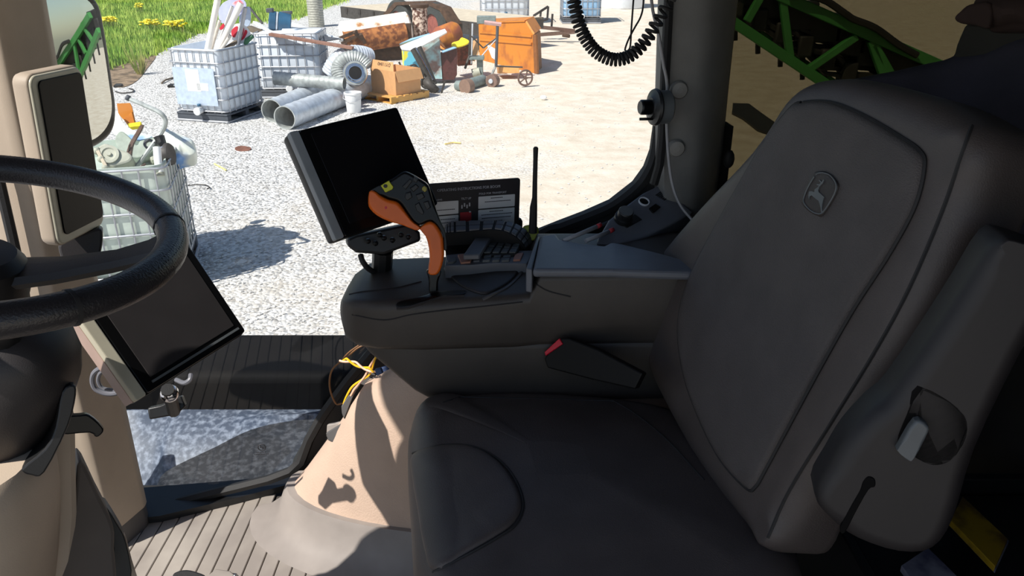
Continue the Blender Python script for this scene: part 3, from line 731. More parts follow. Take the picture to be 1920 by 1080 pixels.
# corner post display
MP = ypr(V((-.765, 1.352, .997)), 82.4, 2.9, 1.3)
co_m = thing('corner_display', 'tall narrow black screen in a silver frame on the cab corner post', 'monitor', MP.translation)
MB(MP).puff(rrect(.135, .292, .018, 5), .03, .004, 3, back_r=.008).build('housing', beige_scuff, co_m)
MB(MP @ Matrix.Translation((0, -.004, 0))).puff(rrect(.130, .286, .016, 5), .012, .003, 3).build('frame', silver, co_m)
MB(MP @ Matrix.Translation((.006, -.0065, .003))).puff(rrect(.112, .262, .010, 4), .008, .001, 2).build('screen', screen, co_m)
MB().tube([V((-.82, 1.40, .94)), V((-.90, 1.49, .93))], .03, 10).build('mount_arm', plastic_dark, co_m)
MB().slab(sp2([(112, 455), (150, 440), (186, 428), (193, 440), (190, 470), (178, 490), (125, 500), (113, 480)], 3), at(150, 460, Y=1.36), (.5, -1, .2), .05).build('mount_foot', plastic_dark, co_m, bevel=.008, smooth=50)
# ================================================================== PLACARD
MQ = ypr(CAM + (V((-.077, 1.579, .822)) - CAM) * 1.085, 21.7, -2.2, 2.5)
pl = thing('instruction_placard', 'black boom instruction board with white text panels by the side window', 'sign', MQ.translation)
PW, PH = .217, .137
MB(MQ).puff(rrect(PW, PH, .006), .004, .0006, 1).build('board', board_black, pl)
def pan(cx, cz, w_, h_):
    MB(MQ @ Matrix.Translation((cx, -.001, cz))).puff(rrect(w_, h_, .001, 1), .0015, .0002, 1).build('text_panel', paper_white, pl)
pan(.052, .018, .088, .028); pan(.052, -.025, .088, .052); pan(-.068, .012, .058, .030); pan(-.068, -.032, .058, .052)
text('heading', 'OPERATING INSTRUCTIONS FOR BOOM', MQ @ Matrix.Translation((-.088, -.0012, .050)), .0088, print_white, pl, sx=.92)
text('heading', 'FOLD FOR TRANSPORT', MQ @ Matrix.Translation((.009, -.0012, .0365)), .0062, print_white, pl)
text('heading', 'TILT UP', MQ @ Matrix.Translation((-.021, -.0012, .028)), .0068, print_white, pl, align='CENTER')
text('heading', 'RAISING', MQ @ Matrix.Translation((-.096, -.0012, .030)), .0052, print_white, pl)
ln = MB(MQ)
for cx, z, w_ in ((.052, .027, .03), (.056, .019, .066), (.052, -.004, .035), (.054, -.011, .078), (.053, -.019, .074), (.05, -.027, .034), (.053, -.035, .07), (.045, -.044, .02), (-.066, .008, .046), (-.066, -.014, .046), (-.07, -.022, .026), (-.066, -.034, .044)):
    n_ = int(w_ / .0042)
    for i in range(n_): ln.box((cx - w_ / 2 + i * .0042 + .002, -.0013, z), (.0034, .0006, .0016))
ln.build('small_print', ink, pl, smooth=0, kind='stuff')
pic = MB(MQ)
pic.box((-.022, -.0012, -.012), (.026, .001, .022)); pic.build('machine_picture', print_red, pl, smooth=0)
pic = MB(MQ); pic.box((-.028, -.0014, -.025), (.005, .001, .005)); pic.box((-.016, -.0014, -.025), (.005, .001, .005)); pic.box((-.012, -.0014, -.001), (.004, .001, .003))
for i in range(4): pic.box((-.031 + i * .006, -.0014, .012 + (i % 2) * .004), (.003, .001, .008))
pic.build('machine_picture', print_white, pl, smooth=0)
MB(MQ).puff([(PW / 2 - .004, -.07), (PW / 2 + .010, -.07), (PW / 2 + .010, -.035), (PW / 2 + .006, -.028), (PW / 2 - .002, -.03)], .012, .003, 2).build('holder', plastic_black, pl)
# ================================================================== TWO-WAY RADIO
rd = thing('handheld_radio', 'handheld radio with long black antenna beside the instruction board', 'radio', at(1000, 440, Y=1.66))
pa = [at(1004.5, 278, Y=1.66), at(1004, 300, Y=1.66), at(1003, 340, Y=1.66), at(1002.5, 370, Y=1.66), at(1000.5, 388, Y=1.66), at(999.5, 420, Y=1.66), at(999, 436, Y=1.66)]
MB().tube([pa[0] + V((0, 0, .003))] + pa, [.0034, .0056, .005, .0052, .0056, .0082, .009, .0094], 10).build('antenna', rubber, rd)
MB().slab(sp2([(978, 438), (984, 424), (1006, 424), (1010, 436), (1004, 450), (984, 450)], 3), at(995, 436, Y=1.665), (0, -1, .3), .03).build('radio_body', clip_green, rd, bevel=.003, smooth=50)
# ================================================================== SIDE SHELF
sh_t = thing('side_shelf', 'dark moulded side shelf with dial and round socket below the window corner', 'shelf', (.3, 1.7, .7))
S1 = at(1110, 434, Y=1.60); S2 = at(1232, 348, Y=1.755); S3 = at(1275, 392, Y=1.70)
sn = (S2 - S1).cross(S3 - S1).normalized()
if sn.z < 0: sn = -sn
shelf_px = [(1122, 446), (1142, 412), (1170, 388), (1205, 362), (1235, 347), (1268, 368), (1300, 398), (1262, 420), (1215, 442), (1150, 462), (1120, 455)]
MB().slab(shelf_px, S1, sn, .05).build('shelf_top', console_grey, sh_t, bevel=.004)
tray = MB(); tray.slab([(1000, 447), (1060, 430), (1110, 410), (1150, 392), (1135, 420), (1108, 440), (1145, 462), (1050, 462), (1010, 452)], at(1080, 445, Z=.70), (0, 0, 1), .02)
tray.build('pen_tray', plastic_black, sh_t)
tr2 = MB().tube(spline([wpx(1000, 460) + WN * .03, wpx(1080, 432) + WN * .03, wpx(1140, 408) + WN * .03, wpx(1180, 388) + WN * .03], 5), .006); tr2.build('ledge', plastic_black, sh_t)
dial = frame(onpl(1168, 412, S1, sn), sn) @ Matrix.Rotation(math.radians(90), 4, 'X')
MB(dial).lathe([(.020, 0), (.020, .010), (.0165, .012), (.0165, .026), (.015, .028)], 20).build('dial', plastic_black, sh_t)
MB(dial).lathe([(.0145, .0282), (.0145, .0292)], 20).build('dial_face', bezel_grey, sh_t)
sk_ = frame(onpl(1207, 379, S1, sn), sn) @ Matrix.Rotation(math.radians(90), 4, 'X')
MB(sk_).lathe([(.0125, 0), (.0125, .004), (.0105, .004), (.0105, .0005)], 22, cap=False).build('socket_ring', paper_white, sh_t)
MB(sk_).lathe([(.0104, .0006), (.0104, .0012)], 16).build('socket_hole', gloss_black, sh_t)
MB().slab([(1216, 392), (1228, 384), (1238, 390), (1224, 401)], S1, sn, .004, lift=.004).build('switch', gloss_black, sh_t, bevel=.001)
MB().slab([(1160, 420), (1190, 402), (1204, 412), (1175, 428)], S1, sn, .003, lift=.0015).build('switch_plate', plastic_black, sh_t, bevel=.001)
for i in range(6):
    MB().slab([(1229 + i * 3, 366 + i * 1.8), (1238 + i * 2.6, 360 + i * 2.2), (1239.4 + i * 2.6, 361 + i * 2.2), (1230.4 + i * 3, 367 + i * 1.8)], S1, sn, .003, lift=.002).build('vent_slat', plastic_black, sh_t, smooth=0)
for (a, b_, cc, lb) in (((1056, 452), (1119, 425), (1127, 421), 'white marker pen with red cap lying nearer the window glass'), ((1098, 452), (1142, 434), (1150, 430), 'white marker pen with red cap lying nearer the seat')):
    tp = thing('marker_pen', lb, 'pen', at(*a, Y=1.58), 'marker pens in the side tray')
    MB().tube([at(*a, Y=1.56), at(*b_, Y=1.60)], .0048, 10).build('barrel', cable_grey, tp)
    MB().tube([at(*b_, Y=1.60), at(*cc, Y=1.606)], .0051, 10).build('cap', print_red, tp)
# ================================================================== STEERING
wn = V((.205, -.01, 1)).normalized(); WC = V((-.612, .845, 1.043)); WR = .2135
e1 = V((0, 1, 0)).cross(wn).normalized(); e2 = wn.cross(e1)
def wp(a, r=WR, h=0): return WC + (e1 * math.cos(a) + e2 * math.sin(a)) * r + wn * h
sw_t = thing('steering_wheel', 'black leather steering wheel with stitched rim on the cab column', 'steering wheel', WC)
MB().tube([wp(2 * math.pi * i / 72) for i in range(72)], .0185, 14, closed=True).build('rim', leather, sw_t)
rim_o = [o for o in COL.objects if o.name == 'rim'][0]
stc = MB()
for i in range(150):
    a = -1.9 + 3.8 * i / 150
    p = wp(a, WR + .0125, .0125); q = wp(a + .008, WR + .006, .0165)
    stc.tube([p, q], .0009, 4)
stc.build('stitching', seam_mat, rim_o, kind='stuff')
for a in (.55, -.62):
    MB().tube([wp(a + i * .01, WR) for i in range(3)], .0195, 14).build('seam_band', seam_mat, rim_o)
for a in (.30, 2.35, 4.4):
    d = (wp(a, 1) - WC); tv = wn.cross(d).normalized()
    rings = []
    for r_, hw, hz in ((.03, .036, -.052), (.09, .026, -.042), (.15, .020, -.026), (.185, .024, -.012), (.205, .036, -.002)):
        ce = WC + d * r_ + wn * hz
        rings.append([ce + tv * hw * math.cos(q * .785) * (1.2 if q % 2 else 1) + wn * .011 * math.sin(q * .785) for q in range(8)])
    MB().loft(rings).build('spoke', plastic_black, sw_t)
    MB().loft([[p + wn * .006 for p in rg][0:8] for rg in [[ce for ce in r2] for r2 in [[WC + d * r_ + wn * (.002) + tv * hw * math.cos(q * .785) * .55 + wn * .006 * math.sin(q * .785) for q in range(8)] for r_, hw in ((.05, .02), (.12, .014), (.18, .014))]]]).build('spoke_cap', leather, sw_t) if False else None
MB(Matrix.Translation(WC) @ wn.to_track_quat('Z', 'Y').to_matrix().to_4x4()).lathe([(.03, -.10), (.055, -.095), (.060, -.07), (.058, -.038), (.048, -.026), (.02, -.022)], 28).build('hub', plastic_black, sw_t)
# column
colm = thing('steering_column', 'beige and black steering column standing on the cab floor', 'column', (-.80, .97, 0))
def ering(ce, rx, ry, tilt=.25, n=28, yaw=0):
    out = []
    ax = V((tilt, 0, 1)).normalized(); ex = V((1, 0, -tilt)).normalized(); ey = ax.cross(ex)
    for j in range(n):
        a = 2 * math.pi * j / n
        ca, sa = math.cos(a), math.sin(a)
        sg = lambda v: math.copysign(abs(v) ** .8, v)
        out.append(V(ce) + ex * rx * sg(ca) + ey * ry * sg(sa))
    return out
def cpx(x, y, Y=.95): return at(x, y, Y=Y)
# upper shroud: right silhouette (115,620) (128,665) (124,700) (100,770) (60,830)
def colring(xr, y, rx, ry, tilt=.2, cy=.95):
    e = cpx(xr, y, cy); return ering((e.x - rx * .98, cy, e.z), rx, ry, tilt)
MB().loft([colring(60, 585, .06, .05), colring(110, 612, .095, .08), colring(128, 650, .12, .09), colring(128, 690, .13, .095), colring(112, 740, .125, .095), colring(80, 800, .115, .09), colring(30, 846, .10, .085), ]).build('upper_shroud', plastic_dark, colm, smooth=60)
MB().loft([colring(40, 846, .10, .09), colring(56, 858, .115, .095), colring(56, 872, .11, .09)]).build('shroud_collar', plastic_black, colm, smooth=60)
MB().loft([colring(50, 852, .11, .10, .1, .89), colring(62, 864, .125, .115, .1, .89), colring(70, 890, .13, .122, .1, .89), colring(76, 940, .135, .125, .1, .89), colring(78, 1000, .135, .125, .1, .89), colring(76, 1090, .14, .125, .05, .89), colring(70, 1240, .14, .125, .0, .89)]).build('lower_shroud', beige, colm, smooth=60)
def plate(px, Y, dy, name, m_, bv=.006, n=None):
    cx_ = sum(p[0] for p in px) / len(px); cy_ = sum(p[1] for p in px) / len(px)
    n = (CAM - at(cx_, cy_, Y=Y)).normalized(); n.z *= .4
    return MB().slab(sp2(px, 3), at(px[0][0], px[0][1], Y=Y), n, dy).build(name, m_, colm, bevel=bv, smooth=60)
MB().slab([(60, 850), (84, 800), (108, 760), (138, 730), (147, 790), (148, 868), (150, 960), (138, 1100), (60, 1100)], at(76, 900, Y=.96), V((.80, -.60, .05)).normalized(), .05).build('side_panel', beige, colm, bevel=.012, smooth=60)
plate([(116, 735), (138, 722), (143, 740), (128, 800), (84, 886), (60, 892), (40, 880), (84, 842), (104, 800)], .925, .05, 'tilt_cover', plastic_black, .008)
plate([(150, 862), (186, 930), (212, 985), (214, 1030), (210, 1100), (110, 1100), (128, 1000), (140, 930)], 1.02, .09, 'boot', boot_brown, .03)
plate([(196, 950), (222, 985), (238, 1020), (246, 1090), (200, 1100), (212, 1030)], 1.06, .06, 'boot_edge', plastic_black, .012)
plate([(236, 1010), (250, 1060), (262, 1110), (226, 1110), (240, 1060)], 1.08, .04, 'foot_trim', beige, .006)
plate([(110, 784), (150, 778), (168, 779), (192, 800), (193, 812), (180, 821), (168, 812), (110, 814)], .99, .014, 'tilt_lever', gloss_black, .004)
MB().tube([at(-10, 560, Y=.86), at(-6, 600, Y=.90), at(-4, 660, Y=.93)], .03, 12).build('shaft', plastic_black, colm)
# small raised marks on the shroud
mm = MB()
for x, y in ((4, 705), (26, 708), (8, 688)): mm.slab([(x - 5, y - 4), (x + 5, y - 4), (x + 5, y + 3), (x - 5, y + 3)], at(x, y, Y=.853), (.3, -1, .2), .004)
# pedals
pd = thing('foot_pedal', 'black pedal tip on the ribbed mat at the near floor edge', 'pedal', gnd(350, 1070) if False else at(352, 1074, Z=.02))
MB().slab(sp2([(322, 1082), (330, 1071), (350, 1067), (372, 1072), (386, 1082), (380, 1120), (325, 1120)], 3), at(352, 1074, Z=.05), (.1, -.3, 1), .03).build('pedal_pad', rubber, pd, bevel=.005, smooth=50)
MB().tube([at(352, 1092, Z=.05), at(352, 1120, Z=.0)], .012).build('pedal_arm', plastic_black, pd)
pd = thing('foot_pedal', 'dusty grey pedal plate on the mat beside the black pedal', 'pedal', at(420, 1076, Z=.02))
MB().slab([(388, 1080), (404, 1066), (432, 1070), (448, 1084), (440, 1120), (384, 1120)], at(420, 1076, Z=.016), (0, 0, 1), .02).build('pedal_pad', mat_rubber, pd, bevel=.003)
MB().tube([at(441, 1078, Z=.018), at(441, 1082, Z=.018)], .005).build('bolt', steel, pd)
# ================================================================== LOOSE WIRING under the console
YW = 1.60
wr = thing('wiring_harness', 'loose twisted yellow and pale wires with blue plug below the console', 'wires', at(660, 720, Y=YW))
def twist(px, Y0, Y1, r, m1, m2, turns, amp=.004):
    P = spline([at(x, y, Y=Y0 + (Y1 - Y0) * i / max(1, len(px) - 1)) for i, (x, y) in enumerate(px)], 8); n = len(P)
    for ph, m_ in ((0, m1), (math.pi, m2)):
        out = []
        for i, p in enumerate(P):
            a = 2 * math.pi * turns * i / n + ph
            out.append(p + V((math.cos(a) * amp, 0, math.sin(a) * amp)))
        MB().tube(out, r, 6).build('wire', m_, wr)
twist([(640, 676), (655, 676), (672, 685), (690, 692), (704, 697)], 1.60, 1.56, .0026, wire_yellow, wire_pale, 1.6)
twist([(714, 658), (704, 672), (696, 688), (688, 704), (675, 716), (662, 728), (652, 745), (645, 756)], 1.58, 1.60, .0024, wire_pale, wire_yellow, 1.2)
MB().tube(spline([at(x, y, Y=1.64) for x, y in ((700, 640), (672, 652), (650, 670), (625, 690), (618, 712), (620, 735), (630, 757), (642, 756))], 6), .0022, 6).build('wire', wire_brown, wr)
MB().tube(spline([at(x, y, Y=1.63) for x, y in ((684, 640), (655, 660), (640, 676))], 6), .002, 6).build('wire', wire_brown, wr)
MB().slab([(702, 692), (714, 690), (718, 700), (706, 705)], at(708, 697, Y=1.555), (0, -1, .4), .014).build('plug', connector_blue, wr, bevel=.002)
bkt = thing('connector_bracket', 'grey notched plastic connector strip beside the loose wires', 'bracket', at(660, 740, Y=1.62))
MB().slab([(640, 762), (662, 728), (684, 706), (694, 696), (704, 702), (700, 716), (690, 726), (676, 720), (662, 742), (652, 768), (645, 786), (641, 775)], at(670, 735, Y=1.60), (.1, -1, .5), .012).build('strip', plastic_mid, bkt, bevel=.0015)
MB().slab([(690, 728), (706, 706), (716, 702), (705, 722), (694, 736)], at(670, 735, Y=1.60), (.1, -1, .5), .010, lift=.004).build('clip', plastic_mid, bkt, bevel=.0015)
MB().slab([(712, 690), (748, 678), (756, 690), (722, 712), (706, 706)], at(720, 690, Y=1.62), (.1, -1, .5), .03).build('dark_block', connector_blue, bkt, bevel=.003)
rail = thing('seat_slide_rail', 'dark sloping plastic rail along the edge of the beige cloth cover', 'rail', at(680, 760, Y=1.66))
MB().slab([(735, 690), (760, 700), (702, 752), (650, 808), (628, 832), (614, 826), (610, 812), (652, 786), (700, 728)], at(690, 750, Y=1.585), (-.3, -1, .4), .02).build('rail_body', plastic_mid, rail, bevel=.003)
MB().slab([(612, 796), (640, 790), (640, 800), (648, 812), (632, 834), (622, 834), (611, 818)], at(628, 812, Y=1.60), (-.2, -1, .4), .014).build('latch', skirt_mat, rail, bevel=.004)
cl = lo_m
MB().tube(spline([at(x, y, Y=1.38) for x, y in ((215, 688), (190, 690), (176, 700), (173, 715), (180, 730), (200, 738), (222, 736), (246, 720))], 6), .005, 8).build('cable', loop_grey, cl)
MB().tube(spline([at(x, y, Y=1.40) for x, y in ((210, 692), (190, 698), (184, 712), (190, 726), (205, 731), (222, 730), (246, 716))], 6), .004, 8).build('cable', loop_grey, cl)
# ================================================================== COILED CORD and wires at the B pillar
px = [(1066, -30), (1076, 2), (1084, 40), (1098, 72), (1118, 97), (1146, 111), (1172, 109), (1194, 95), (1214, 72), (1230, 45), (1246, 18), (1262, -2)]
P = spline([at(x, y, Y=1.50) for x, y in px], 30)
Ln = [0]
for i in range(1, len(P)): Ln.append(Ln[-1] + (P[i] - P[i - 1]).length)
out = []; a = 0
for i in range(len(P)):
    f = Ln[i] / Ln[-1]
    pitch = .0068 if f < .6 else .0068 + .012 * (f - .6) / .4
    if f < .25: pitch = .0085
    if i: a += 2 * math.pi * (Ln[i] - Ln[i - 1]) / pitch
    T_ = (P[min(i + 1, len(P) - 1)] - P[max(i - 1, 0)]).normalized()
    u = T_.cross(V((0, 1, 0))).normalized(); w_ = T_.cross(u)
    out.append((P[i], u, w_, a))
hel = []
for i in range(len(out) - 1):
    p0, u0, w0, a0 = out[i]; p1, u1, w1, a1 = out[i + 1]
    for k in range(5):
        t_ = k / 5; aa = a0 + (a1 - a0) * t_
        hel.append(p0.lerp(p1, t_) + (u0 * math.cos(aa) + w0 * math.sin(aa)) * .0098)
MB().tube(hel, .0031, 5).build('coiled_cord', rubber, None, label='black coiled microphone cord hanging across the side window', cat='cord')
MB().tube(spline([at(x, y, Y=1.62) for x, y in ((1190, -30), (1187, 10), (1184, 50), (1181, 90), (1172, 94), (1178, 75), (1190, 52), (1201, 32), (1206, 10), (1207, -30))], 6), .0018, 6).build('thin_wire', rubber, None, label='thin black wire loop dangling behind the coiled cord', cat='wire')
cb_ = [at(1219, -30, Y=1.69), at(1224, 20, Y=1.69), at(1236, 70, Y=1.69), at(1244, 120, Y=1.69), at(1251, 160, Y=1.69), at(1250, 230, Y=1.69), at(1254, 300, Y=1.68), at(1262, 350, Y=1.67), at(1276, 385, Y=1.66), at(1300, 415, Y=1.64)]
MB().tube(spline(cb_, 5), .0032, 6).build('pillar_cable', cable_grey, None, label='thin grey cable running down the rear door pillar', cat='cable')
# suction knob mount
km = thing('knob_mount', 'round black clamp knob mounted on the pillar edge by the window', 'clamp', at(1240, 200, Y=1.66))
KA = at(1226, 201, Y=1.655); kx = V((-.94, -.25, .04)).normalized()
MKn = Matrix.Translation(KA) @ kx.to_track_quat('Z', 'Y').to_matrix().to_4x4()
MB(MKn).lathe([(.030, -.034), (.034, -.03), (.034, -.006), (.031, -.004)], 28).build('cup', bezel_grey, km)
MB(MKn).lathe([(.037, -.006), (.038, -.003), (.036, .002), (.022, .006), (.02, .008)], 28).build('disc', plastic_black, km)
MB(MKn).lathe([(.014, .006), (.0155, .010), (.0155, .028), (.013, .031)], 18).build('knob', gloss_black, km)
MB().tube([KA + V((0, -.01, -.022)), KA + V((-.03, -.012, -.022))], .003).build('pin', gloss_black, km)
# ================================================================== REAR: jacket, cap, manuals
jk = thing('hanging_jacket', 'dark navy jacket hanging behind the seat in the rear corner', 'jacket', at(1850, 300, Y=1.5))
JY = V((.86, 1.45, 1.1)); jkn = V((-.75, -.65, 0)).normalized()
MJk = frame(JY, jkn); I_ = MJk.inverted()
def jj(px_): return [((I_ @ onpl(x, y, JY, jkn)).x, (I_ @ onpl(x, y, JY, jkn)).z) for x, y in px_]
MB(MJk).puff(sp2(jj([(1788, 103), (1840, 96), (1900, 70), (1990, 60), (2060, 150), (2040, 420), (1990, 560), (1900, 560), (1840, 420), (1790, 330), (1720, 270), (1600, 190), (1560, 160), (1640, 142), (1700, 128), (1756, 116)]), 3), .10, .03, 5, crown=.03).build('body', navy_cloth, jk, smooth=60)
MB(MJk @ Matrix.Translation((0, .012, 0))).puff(sp2(jj([(1800, 52), (1830, 46), (1960, 60), (1960, 120), (1880, 118), (1790, 108), (1786, 100)]), 3), .08, .02, 4).build('collar', collar_cloth, jk, smooth=60)
cpn = thing('cap', 'dark brown peaked cap hanging above the navy jacket', 'cap', at(1880, 40, Y=1.46))
MB(MJk @ Matrix.Translation((0, -.01, 0))).puff(sp2(jj([(1824, 8), (1850, -12), (1900, -30), (1970, -20), (1990, 30), (1960, 60), (1880, 64), (1850, 56)]), 3), .09, .03, 5, crown=.02).build('crown', brown_cloth, cpn, smooth=60)
MB(MJk @ Matrix.Translation((0, -.03, 0))).puff(sp2(jj([(1802, 32), (1812, 20), (1830, 7), (1870, 5), (1868, 50), (1840, 46), (1812, 42)]), 3), .05, .006, 3).build('peak', brown_cloth, cpn, smooth=60)
shb = thing('storage_box', 'black open storage box on the floor beside the seat', 'box', (.78, .9, 0))
for ce, sz in (((.80, .95, .03), (.44, .60, .03)), ((.58, .95, .20), (.02, .60, .40)), ((1.01, .95, .20), (.02, .60, .40)), ((.80, .65, .20), (.44, .02, .40)), ((.80, 1.25, .20), (.44, .02, .40))):
    MB().box(ce, sz).build('panel', plastic_black, shb, bevel=.003)
MB().box((.80, .95, .36), (.40, .56, .02)).build('inner_shelf', plastic_black, shb)
def flat(px_, z, m_, nm, lb, pages):
    tt = thing(nm, lb, 'magazine', at(px_[0][0], px_[0][1], Z=z))
    MB().prism(zp(px_, z), (0, 0, -.012)).build('cover', m_, tt, bevel=.001)
    MB().prism(zp([(x + 2, y + 4) for x, y in px_], z - .012), (0, 0, -.010)).build('pages', pages, tt)
flat([(1805, 930), (1890, 1010), (1866, 1062), (1782, 975)], .43, magazine_yellow, 'manual', 'yellow covered manual lying in the box behind the armrest', magazine_page)
flat([(1740, 1026), (1800, 1085), (1740, 1130), (1690, 1060)], .42, magazine_page, 'manual', 'dull blue booklet lying below the armrest beside the yellow manual', magazine_page)
# ================================================================== MIRROR (outside the glass)
MC_ = at(152, 120, Y=2.05)
tgt = V((1.25, 3.95, .86))
mn = (((CAM - MC_).normalized()) + (tgt - MC_).normalized()).normalized()
MM = frame(MC_, mn); MMI = MM.inverted()
def ml(px_): return [((MMI @ onpl(x, y, MC_, mn)).x, (MMI @ onpl(x, y, MC_, mn)).z) for x, y in px_]
mir = thing('side_mirror', 'tall black framed wing mirror outside showing green boom reflection', 'mirror', MC_)
MB(MM).puff(sp2(ml([(40, -40), (120, -42), (160, -20), (188, 10), (201, 70), (213, 150), (220, 205), (214, 245), (190, 270), (150, 285), (60, 300), (30, 200)]), 4), .05, .012, 4, back_r=.02).build('housing', gloss_black, mir, smooth=50)
mg = pm('mirror_glass', c(205, 208, 204), .015, 1.0, var=.0)
gl_out = sp2(ml([(60, -10), (120, -12), (152, -4), (172, 18), (184, 70), (196, 150), (203, 200), (197, 232), (178, 256), (150, 268), (80, 285), (55, 180)]), 4)
gx = sum(p[0] for p in gl_out) / len(gl_out); gz = sum(p[1] for p in gl_out) / len(gl_out)
rgs = [[V((gx + (a - gx) * q, -.0012 - .012 + ((a - gx) ** 2 + (b - gz) ** 2) * q * q / (2 * 3.2) , gz + (b - gz) * q)) for a, b in gl_out] for q in (1., .9, .8, .7, .6, .5, .4, .3, .2, .1, .03)]
MB(MM).loft([[p + V((0, .012, 0)) for p in rgs[0]]] + rgs).build('mirror_glass', mg, mir, smooth=60)
MB().tube([MC_ + V((-.03, .05, .05)), MC_ + V((-.05, .06, .30)), MC_ + V((-.02, .02, .58)), V((-1.05, 1.72, 1.74))], .014, 8).build('mirror_arm', gloss_black, mir)
# ================================================================== just outside the pane: side tank and scuffed deck
tk = MB(); tk.box((-.35, 2.22, -.10), (1.9, .28, .48)); tk.build('side_tank', pm('tank_black', c(12, 12, 14), .7, spec=.1), None, bevel=.03, seg=3, label='black side tank outside below the cab window', cat='tank')
shade_edge = [at(150, 1000, Y=1.86), at(280, 925, Y=1.88), at(310, 885, Y=1.90), at(400, 840, Y=1.94), at(470, 806, Y=1.98), at(540, 790, Y=2.01), at(600, 786, Y=2.03), at(760, 780, Y=2.04)]  # bend follows a shadow edge; shade below it is built into the shape
shade_edge = spline(shade_edge, 4); dk = MB()
topc = [V((p.x - .02 * (1 - i / len(shade_edge)), 2.075, .018)) for i, p in enumerate(shade_edge)]
mid = [p.lerp(V((p.x, p.y + .05, p.z - .14)), 1) for p in shade_edge]
bot = [V((p.x, 2.08, -.62)) for p in shade_edge]; bk_ = [V((p.x, 2.14, -.62)) for p in shade_edge]; bt_ = [V((p.x, 2.14, .018)) for p in topc]
dk.loft([[topc[i], topc[i].lerp(shade_edge[i], .5) + V((0, -.012, .012)), shade_edge[i], mid[i], bot[i], bk_[i], bt_[i]] for i in range(len(shade_edge))])
dk.build('walkway_panel', scuffed_blue, None, label='scuffed blue grey panel outside the lower pane, curved along a shadow edge', cat='panel')
# ================================================================== GREEN BOOM
bm_ = thing('sprayer_boom', 'green folded lattice boom outside behind the seat', 'boom', (1.3, 3.9, .8))
def bpt(x, y, Y=3.9): return at(x, y, Y=Y)
def boomline(x0, y0, x1, y1, a, b_, Y=3.9):
    A_ = bpt(x0, y0, Y); B_ = bpt(x1, y1, Y); return A_.lerp(B_, a), A_.lerp(B_, b_)
def beam(p, q, wd, name, m_, parent, dep=None):
    d = (q - p).normalized(); s_ = d.cross(V((0, 1, 0))).normalized(); t_ = V((0, 1, 0)); dep = dep or wd
    r0 = [p + s_ * wd / 2 + t_ * dep / 2, p + s_ * wd / 2 - t_ * dep / 2, p - s_ * wd / 2 - t_ * dep / 2, p - s_ * wd / 2 + t_ * dep / 2]
    return MB().loft([r0, [v_ + (q - p) for v_ in r0]]).build(name, m_, parent, bevel=.004, smooth=0)
U0, U1 = boomline(1500, 8, 1748, 117, -.75, 1.6)
L0, L1 = boomline(1395, 55, 1510, 132, -1.0, 3.2)
beam(U0, U1, .05, 'chord', green_paint, bm_); beam(L0, L1, .046, 'chord', green_paint, bm_)
L0b, L1b = boomline(1395, 42, 1500, 112, -1.0, 3.2, 4.0)
beam(L0b, L1b, .03, 'chord', green_paint, bm_)
for a, b in (((1466, -8), (1482, 112)), ((1606, 68), (1516, 130)), ((1632, 76), (1662, 160)), ((1638, 82), (1682, 160)), ((1440, -30), (1400, 40)), ((1760, 140), (1690, 250)), ((1380, -60), (1330, 10))):
    beam(bpt(*a), bpt(*b), .034, 'brace', green_paint, bm_)
MB().tube(spline([bpt(*q, 3.85) for q in ((1480, -10), (1540, -2), (1585, 26), (1600, 36), (1640, 52), (1685, 84), (1720, 104))], 5), .016, 6).build('rail_pipe', boom_black, bm_)
for k in range(9):
    off = V((0, .06 + .03 * (k % 3), 0)); f = .2 + .075 * k
    a = L0.lerp(U0, f) + off; b_ = L1.lerp(U1, f) + off
    n_ = 26
    MB().tube([a.lerp(b_, i / n_) + V((0, 0, .018 * math.sin(i * 1.7 + k))) for i in range(n_ + 1)], .012 + .004 * (k % 2), 6).build('hose', boom_black, bm_)
for k in range(12):
    f = k / 12; a = L0.lerp(L1, f); b_ = U0.lerp(U1, f)
    m0 = a.lerp(b_, .3) + V((.03, .08, 0))
    MB().box(m0, (.07, .10, .10)).build('nozzle_block', boom_black, bm_, bevel=.01)
    MB().box(a.lerp(b_, .72) + V((.05, .1, 0)), (.16, .10, .13)).build('valve_block', boom_black, bm_, bevel=.01)
    MB().tube([m0, m0 + V((.02, 0, -.16))], .012, 6).build('drop_pipe', boom_black, bm_)
# ================================================================== YARD
N_ = 60
gm = MB()
xs = [-60 + 120 * i / N_ for i in range(N_ + 1)]; ys = [-40 + 130 * i / N_ for i in range(N_ + 1)]
gm.add([V((x, y, G)) for y in ys for x in xs], [(j * (N_ + 1) + i, j * (N_ + 1) + i + 1, (j + 1) * (N_ + 1) + i + 1, (j + 1) * (N_ + 1) + i) for j in range(N_) for i in range(N_)])
gm.build('ground', gravel, None, kind='structure')
# loose stones
rk = MB()
for i in range(5200):
    px_, py_ = random.uniform(230, 1240), random.uniform(60, 640) ** 1.0
    p = gnd(px_, py_)
    if p.x > -1.2 and random.random() < .75: continue
    s_ = random.uniform(.008, .024)
    vs = [p + V((random.uniform(-.3, .3) + a, random.uniform(-.3, .3) + b, cc)) * s_ for a, b, cc in ((1, 0, .3), (0, 1, .3), (-1, 0, .3), (0, -1, .3), (0, 0, .9))]
    rk.add(vs, [(0, 1, 4), (1, 2, 4), (2, 3, 4), (3, 0, 4)])
rk.build('loose_stones', pm('stone', c(206, 202, 198), .9, var=.3, scale=3), None, smooth=0, kind='stuff', label='loose pale stones scattered over the gravel yard', cat='stones')
